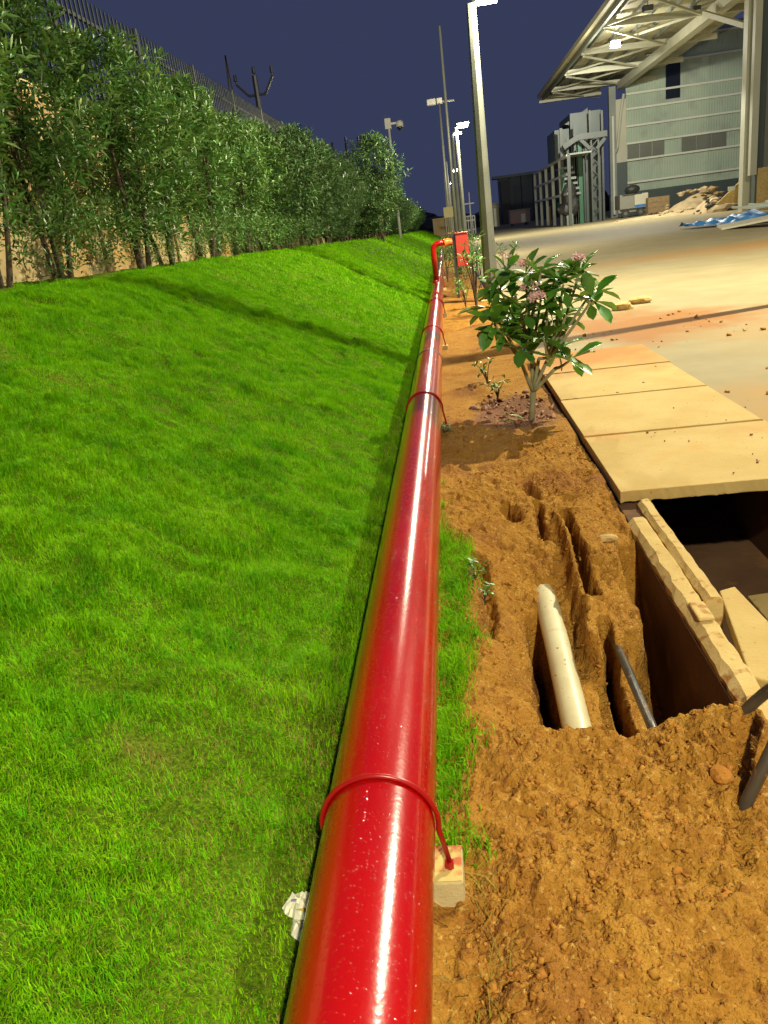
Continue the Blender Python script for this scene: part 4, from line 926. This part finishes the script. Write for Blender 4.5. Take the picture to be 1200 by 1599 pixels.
MB(o_).extrude([(lp.x-.32, 63.9, lp.z-.32), (lp.x+.32, 63.9, lp.z-.32), (lp.x+.32, 63.75, lp.z+.055), (lp.x-.32, 63.75, lp.z+.055)], (0, .14, .0)).build('lens', M['lens_lit'], fl)
MB(o_).bar((lp.x, 64.1, lp.z+.22), (lp.x, 64.1, CZ+.6), .05, .05).build('hanger', M['steel_grey'], fl)
sp_ = bpy.data.lights.new('lamp_glow', 'SPOT'); sp_.energy = FLOOD_W; sp_.color = FLOOD_COL; sp_.spot_size = R(172); sp_.spot_blend = 0.12; sp_.shadow_soft_size = .15
so_ = bpy.data.objects.new('lamp_glow', sp_); COL.objects.link(so_); so_.parent = fl; so_.location = (0, -.3, -.85); so_.rotation_euler = (R(15), 0, R(12))
light('lamp_spill', (0, -.5, -1.3), FLOOD_W*0.07, FLOOD_COL, fl, .2)
for px, py, Y in [(1012, 12, 47.0), (1088, 12, 60.0), (1013, 82, 78.0)]:
    q = at(px, py, Y); f2 = empty('flood_lamp', q, 'unlit dark flood lamp fixed to a canopy beam', 'lamp', 'lamps under the canopy')
    MB(q).box(q-Vector((.25, .2, .15)), q+Vector((.25, .2, .12))).build('housing', M['dark_metal'], f2, bevel=.03)
    MB(q).box(q-Vector((.2, .2, .20)), q+Vector((.2, .1, -.152))).build('lens', M['girt'], f2)
    MB(q).bar(q+Vector((0, 0, .12)), (q.x, q.y, CZ+.6), .05, .05).build('hanger', M['steel_grey'], f2)

# ------------------------------------------------------------------ process structure left of the warehouse
ps = empty('process_tower', (14, 80, 0), 'dark open steel tower with lattice column beside the warehouse corner', 'structure'); O = Vector(ps.location)
YP = 78.0
def P_(px, py, Y=YP): return at(px, py, Y)
def pbar(a, b_, w, name, m, Y=YP): return MB(O).bar(P_(*a, Y), P_(*b_, Y), w, w, (0, 1, 0)).build(name, M[m], ps)
def pcol(px, py, w, name, m, Y=YP):
    t = P_(px, py, Y); return MB(O).box((t.x-w/2, Y-w/2, -.05), (t.x+w/2, Y+w/2, t.z)).build(name, M[m], ps)
for s_ in (-.32, .32):
    t = P_(929, 218); MB(O).box((t.x+s_-.07, YP-.07, -.05), (t.x+s_+.07, YP+.07, t.z)).build('lattice_leg', M['tower_steel'], ps)
t = P_(929, 218); n = 14
for k in range(n):
    z0, z1 = t.z*k/n, t.z*(k+1)/n; s_ = 1 if k % 2 else -1; MB(O).bar((t.x-.26*s_, YP, z0), (t.x+.26*s_, YP, z1), .07, .07, (0, 1, 0)).build('lattice_brace', M['tower_steel'], ps)
pbar((903, 214), (948, 208), .5, 'beam', 'tower_steel'); pbar((880, 230), (904, 213), .45, 'beam', 'tower_steel')
pbar((905, 216), (922, 232), .3, 'knee', 'tower_steel'); pbar((945, 215), (932, 232), .3, 'knee', 'tower_steel')
a = P_(893, 348); b_ = P_(948, 160)
MB(O).box((P_(900, 300).x, YP+2, -.05), (P_(948, 300).x, YP+9, P_(948, 165).z)).build('tower_clad', M['sheet_dark'], ps)
MB(O).box((P_(876, 300).x, YP+2.5, P_(880, 245).z), (P_(899, 300).x, YP+8, P_(890, 196).z)).build('upper_clad', M['sheet_dark'], ps)
MB(O).extrude([P_(882, 194, YP+2.4), P_(918, 168, YP+2.4), P_(920, 195, YP+2.4), P_(898, 196, YP+2.4)], (0, 3, 0)).build('chute', M['tower_steel'], ps)
for px, py, w, m in [(876, 200, .25, 'tower_steel'), (886, 215, .2, 'tower_steel'), (897, 195, .2, 'tower_steel'), (921, 172, .2, 'tower_steel'), (940, 172, .18, 'tower_steel'), (905, 222, .35, 'green_paint'), (899, 235, .2, 'tower_steel')]:
    pcol(px, py, w, 'column', m, YP+.8)
for k in range(6):
    q = P_(883+k*2.5, 262+k*8, YP+.5); MB(O).box((q.x-.5, YP+.4, q.z-.12), (q.x+.7, YP+.7, q.z+.08)).build('stair_tread', M['steel_grey'], ps)
q = P_(879, 285, YP+.4); MB(O).box((q.x-.15, YP+.3, q.z-1.6), (q.x+.15, YP+.6, q.z+1.2)).build('green_pipe', M['green_paint'], ps)
for px, py, rx, rz in [(888, 305, .7, 1.2), (887, 325, .9, .7), (897, 322, .5, .9)]:
    q = P_(px, py, YP-.2); MB(O).blob(q, (rx, .6, rz), int(px), 2, .3).build('motor', M['dark_metal'], ps)
for px in (887, 893): pcol(px, 330, .25, 'footing', 'steel_grey', YP-.3)
q = P_(917, 320, YP+.2); MB(O).box((q.x-.05, YP+.1, -.05), (q.x+.05, YP+.4, 7.5)).build('ladder', M['tower_steel'], ps)
fs_ = empty('frame_shed', (11.0, 76, 0), 'pale open steel frame shed with square grid side', 'shed'); O = Vector(fs_.location)
SX = P_(890, 300, 75).x; y0, y1 = 75.0, 102.0
ns = 5
for k in range(ns+1):
    yy = y0+(y1-y0)*k/ns; MB(O).box((SX-.14, yy-.16, -.05), (SX+.14, yy+.16, 5.8)).build('column', M['tower_steel' if k == 0 else 'girt'], fs_)  # end column coloured darker to tone down the near flood lamp's light on it
for z_ in (2.7, 4.3, 5.8): MB(O).box((SX-.18, y0, z_-.10), (SX+.10, y1, z_+.10)).build('rail', M['girt'], fs_)
for k in range(1, ns, 2):
    yy = y0+(y1-y0)*(k+.5)/ns; MB(O).box((SX+.3, yy-.6, -.05), (SX+.6, yy+.5, 2.4-.15*k)).build('pier', M['concrete'], fs_)
for yy in (80, 86, 92): MB(O).blob((SX+1.4, yy, 1.9), (.4, .5, .9), yy, 2, .3).build('pump', M['green_paint'], fs_)
MB(O).box((SX-.1, y0, 5.82), (SX+2.0, y1, 5.95)).build('roof', M['steel_grey'], fs_)

# ------------------------------------------------------------------ things in the yard
YG = 80.0
a = P_(969, 335, YG); b_ = P_(1011, 300, YG); g = empty('generator', (a.x, YG, 0), 'white and grey generator trailer parked by the warehouse wall', 'generator'); O = Vector(g.location)
zc, zd = .75, P_(990, 302, YG).z
MB(O).box((a.x, YG, zc), (a.x+1.35, YG+2.4, zd)).build('cabinet', M['machine_grey'], g, bevel=.04)
d = MB(O).box((a.x+1.353, YG-.05, zc), (b_.x+.1, YG+2.35, zd-.05)).build('panel', M['machine_white'], g, bevel=.04)
MB(O).box((a.x+1.36, YG-.075, zc+.05), (b_.x+.08, YG-.052, zc+.28)).build('stripe', M['tarp_blue'], d)
MB(O).box((a.x+.2, YG-.09, zc+1.2), (a.x+2.0, YG-.053, zc+1.27)).build('trim', M['dark_metal'], d)
MB(O).blob((a.x+1.3, YG+.8, zd+.35), (.65, .6, .45), 3, 2, .2).build('exhaust', M['dark_metal'], g)
for x_ in (a.x+.5, b_.x-.6):
    w_ = MB(O).tube([(x_, YG-.05, .37), (x_, YG+.25, .37)], .37, 18).build('wheel', M['dark_metal'], g); MB(O).tube([(x_, YG-.08, .37), (x_, YG-.051, .37)], .17, 12).build('hub', M['galv'], w_)
MB(O).box((a.x-.1, YG+.3, .45), (b_.x+.2, YG+.6, .749)).build('chassis', M['machine_grey'], g)
a = P_(1013, 338, 78); g = empty('pallet_crate', (a.x, 78, 0), 'brown wooden crate on a pallet beside the generator', 'crate'); O = Vector(g.location)
MB(O).box((a.x, 78, .16), (a.x+1.9, 79, 1.5)).build('crate_box', M['wood'], g, bevel=.02)
for z_ in (.6, 1.05): MB(O).box((a.x-.02, 77.96, z_), (a.x+1.92, 77.998, z_+.1)).build('slat', M['wood'], g)
for k in range(5): MB(O).box((a.x-.2+k*.5, 77.7, .10), (a.x+.15+k*.5, 79.1, .155)).build('pallet_board', M['wood'], g)
for k in range(3): MB(O).box((a.x-.2+k*1.0, 77.7, .0), (a.x-.08+k*1.0, 79.1, .097)).build('bearer', M['wood'], g)
def heap(name, px, py, Y, r, m, label, seed, n=26, gm=None, grp=None):
    c = P_(px, py, Y); c.z = 0; g = empty(name, c, label, 'rubble'); rg = random.Random(seed)
    MB(c).blob(c+Vector((0, 0, -.1)), (r[0], r[1], r[2]), seed, 3, .4).build('mound', M[m], g)
    for k in range(n):
        a = rg.uniform(0, 6.28); q = rg.uniform(.2, 1.05); p = c+Vector((math.cos(a)*q*r[0], math.sin(a)*q*r[1], max(0, r[2]*math.sqrt(max(0, 1-q*q))-.05))); s = rg.uniform(.12, .38)
        MB(c).blob(p, (s, s*.8, s*.5), k+seed*50, 1, .6).build('lump', M[rg.choice(gm or [m])], g)
heap('rubble_heap', 1088, 333, 72, (2.6, 2.0, 1.75), 'rubble', 'heap of pale broken rubble before the warehouse plinth', 2, gm=['rubble', 'wood'])
heap('rubble_heap', 1125, 334, 60, (1.6, 1.4, .9), 'rubble', 'dark plastic scraps and rubble beside the canopy column', 5, gm=['rubble', 'dark_metal', 'dark_metal'])
heap('sand_spread', 1060, 342, 66, (5.0, 3.0, .32), 'rubble', 'low spread of pale sand in front of the rubble heap', 6, n=12)
lb = MB(); a = P_(1120, 318, 56); b_ = P_(1156, 283, 56); c_ = P_(1156, 316, 56); lb.o = a
tag(lb.extrude([a, c_, b_], (0, .12, 0)).build('leaning_panel', M['concrete'], None, loc=a), 'triangular pale panel leaning by the canopy column', 'panel')
q = P_(1143, 294, 55.8); o = MB(q).box(q-Vector((.22, .02, .13)), q+Vector((.22, .02, .13))).build('notice_sheet', M['girt'], None, loc=q); tag(o, 'small white notice on the leaning panel', 'notice')
# blue tarpaulin and stacked sheets at the right
c = onz(1150, 351, 0); n = 40; k = 14; vs = []; fs = []; rg = random.Random(2)
A = onz(1075, 358, 0); Bq = onz(1230, 346, 0)
for i in range(n+1):
    for j in range(k+1):
        p = A.lerp(Bq, i/n)+Vector((0, 4.0*(j/k)*(.35+.65*i/n), 0)); p.z = .10+.42*float(abs(fbm(np.array(i*.16), np.array(j*.25), 2, 3)))*(1 if 0 < j < k else .2)+.3*(i/n)*(j/k); vs.append(p)
for i in range(n):
    for j in range(k): fs.append((i*(k+1)+j, (i+1)*(k+1)+j, (i+1)*(k+1)+j+1, i*(k+1)+j+1))
tag(MB(c).add(vs, fs).build('tarpaulin', M['tarp_blue'], None, smooth=True, loc=c), 'crumpled blue tarpaulin spread on the yard beside the canopy column', 'tarpaulin')
A = onz(1128, 359, 0); Bq = at(1235, 338, A.y-3)
o = MB(A).extrude([A, A+Vector((.6, 2.5, .02)), Bq+Vector((.4, 2.5, 0)), Bq], (0, 0, .07)).build('plywood_sheet', M['machine_white'], None, loc=A); tag(o, 'thin bent board lifted off the ground in front of the tarpaulin', 'board')
A = P_(1167, 346, 44); Bq = P_(1240, 330, 44); sp = empty('stacked_sheets', (A.x, 44, 0), 'stack of ribbed grey roofing sheets leaning beside the warehouse', 'sheets'); O = Vector(sp.location)
lean = Vector((.9, 0, 0)); h0, h1 = P_(1167, 342, 44).z, P_(1165, 324, 44).z
MB(O).extrude([(A.x+.5, 44, .3), (A.x+7, 44, .45), (A.x+7, 46.2, h1+.4), (A.x, 46.2, h1)], (0, .12, 0)).build('sheet', M['sheet_wall'], sp)
for kk in range(8): MB(O).bar((A.x+.5+kk*.8, 43.97, .33), (A.x+.0+kk*.87, 46.15, h1+.05+.05*kk), .14, .10).build('rib', M['girt'], sp)
# ------------------------------------------------------------------ far background
fb = empty('far_building', (15, 170, 0), 'huge dim grey shed in the night beyond the yard', 'building'); O = Vector(fb.location)
a = P_(782, 340, 170); b_ = P_(846, 268, 170)
for k in range(9):
    xa = a.x+(b_.x+12-a.x)*k/9; xb = a.x+(b_.x+12-a.x)*(k+1)/9; MB(O).box((xa, 170, -.06), (xb-.15, 172, b_.z-.2)).build('wall_panel', M['sheet_dark'], fb)
MB(O).box((a.x-1, 169.5, b_.z-.19), (b_.x+12, 174, b_.z+.3)).build('roof_edge', M['steel_grey'], fb)
MB(O).box((P_(782, 300, 168).x, 166, -.06), (P_(796, 300, 168).x, 169, P_(788, 282, 168).z)).build('dark_tower', M['insulator'], fb)
def far_box(name, px0, py0, px1, py1, Y, m, label, cat_):
    a = P_(px0, py1, Y); b_ = P_(px1, py0, Y); g = empty(name, (a.x, Y, 0), label, cat_); O = Vector(g.location)
    MB(O).box((a.x, Y, .35), (b_.x, Y+3, b_.z)).build('body', M[m], g, bevel=.05)
    MB(O).box((a.x-.1, Y-.1, b_.z+.002), (b_.x+.1, Y+3.1, b_.z+.15)).build('roof', M['steel_grey'], g)
    MB(O).box((a.x+(b_.x-a.x)*.55, Y-.04, .4), (a.x+(b_.x-a.x)*.75, Y-.002, b_.z-.5)).build('door', M['girt'], g)
    for x_ in (a.x+.3, b_.x-.6): MB(O).box((x_, Y+.2, -.06), (x_+.3, Y+2.8, .348)).build('skid', M['dark_metal'], g)
far_box('site_container', 797, 326, 828, 342, 120, 'container_pink', 'pinkish site container standing far across the yard', 'container')
far_box('site_cabin', 763, 318, 779, 345, 110, 'board', 'pale site cabin far behind the lamp post', 'cabin')
gt = empty('white_gate', (P_(716, 345, 100).x, 100, 0), 'white barred gate at the far end of the road', 'gate'); O = Vector(gt.location)
xa, xb = P_(714, 345, 100).x, P_(742, 345, 100).x; zt = P_(728, 338, 100).z
for z_ in (.5, zt): MB(O).box((xa, 99.95, z_-.08), (xb, 100.05, z_+.08)).build('rail', M['white_paint'], gt)
for k in range(9): MB(O).box((xa+(xb-xa)*k/8-.06, 99.9, -.05), (xa+(xb-xa)*k/8+.06, 100.1, zt)).build('bar', M['white_paint'], gt)
fw = empty('end_wall', (P_(686, 345, 104).x, 104, 0), 'pale low wall at the far end beside the hedge', 'wall'); O = Vector(fw.location)
MB(O).box((P_(676, 345, 104).x, 104, -.06), (P_(699, 345, 104).x, 104.3, P_(690, 342, 104).z)).build('panel', M['wall_plaster'], fw)
MB(O).box((P_(676, 345, 104).x-.05, 103.95, P_(690, 342, 104).z+.002), (P_(699, 345, 104).x+.05, 104.35, P_(690, 342, 104).z+.15)).build('coping', M['concrete'], fw)
g, t = pole_thing('steel_mast', (736, 345), (731, 300), 95, .1, .07, 'distant mast with small brackets beside the white gate', 'mast', 'white_paint'); o_ = Vector(g.location)
for dz in (1.2, 3.0): MB(o_).bar((t.x-.5, 95, t.z-dz), (t.x+.6, 95, t.z-dz), .12, .12).build('bracket', M['white_paint'], g)
mb = MB((0, 125, 0)); 
for k in range(40): mb.blob((-60+k*5.5+random.uniform(-2, 2), 190+random.uniform(-5, 5), 1.0), (4.5, 3, random.uniform(2.0, 4.5)), k, 2, .5)
o = mb.build('far_treeline', M['insulator'], None, loc=(0, 125, 0)); tag(o, 'dark distant treeline beyond the yard', 'trees', kind='stuff')
for k, (x0_, x1_, y0_, y1_, n_) in enumerate([(0.9, 3.4, 8.5, 11.6, 160), (2.0, 3.0, 4.2, 7.0, 60)]):
    o = scatter_clods('spilled_soil', n_, (x0_, x1_), (y0_, y1_), (0.004, 0.035), M['clod'], lambda x, y: vnoise(x*2, y*2, 5) > 0.45, zf=lambda x, y: 0.0*x, bias=4)
    o['label'] = ['crumbs of red soil strewn over the pavement past the cover slabs', 'soil crumbs on the pavement beside the cover slabs'][k]
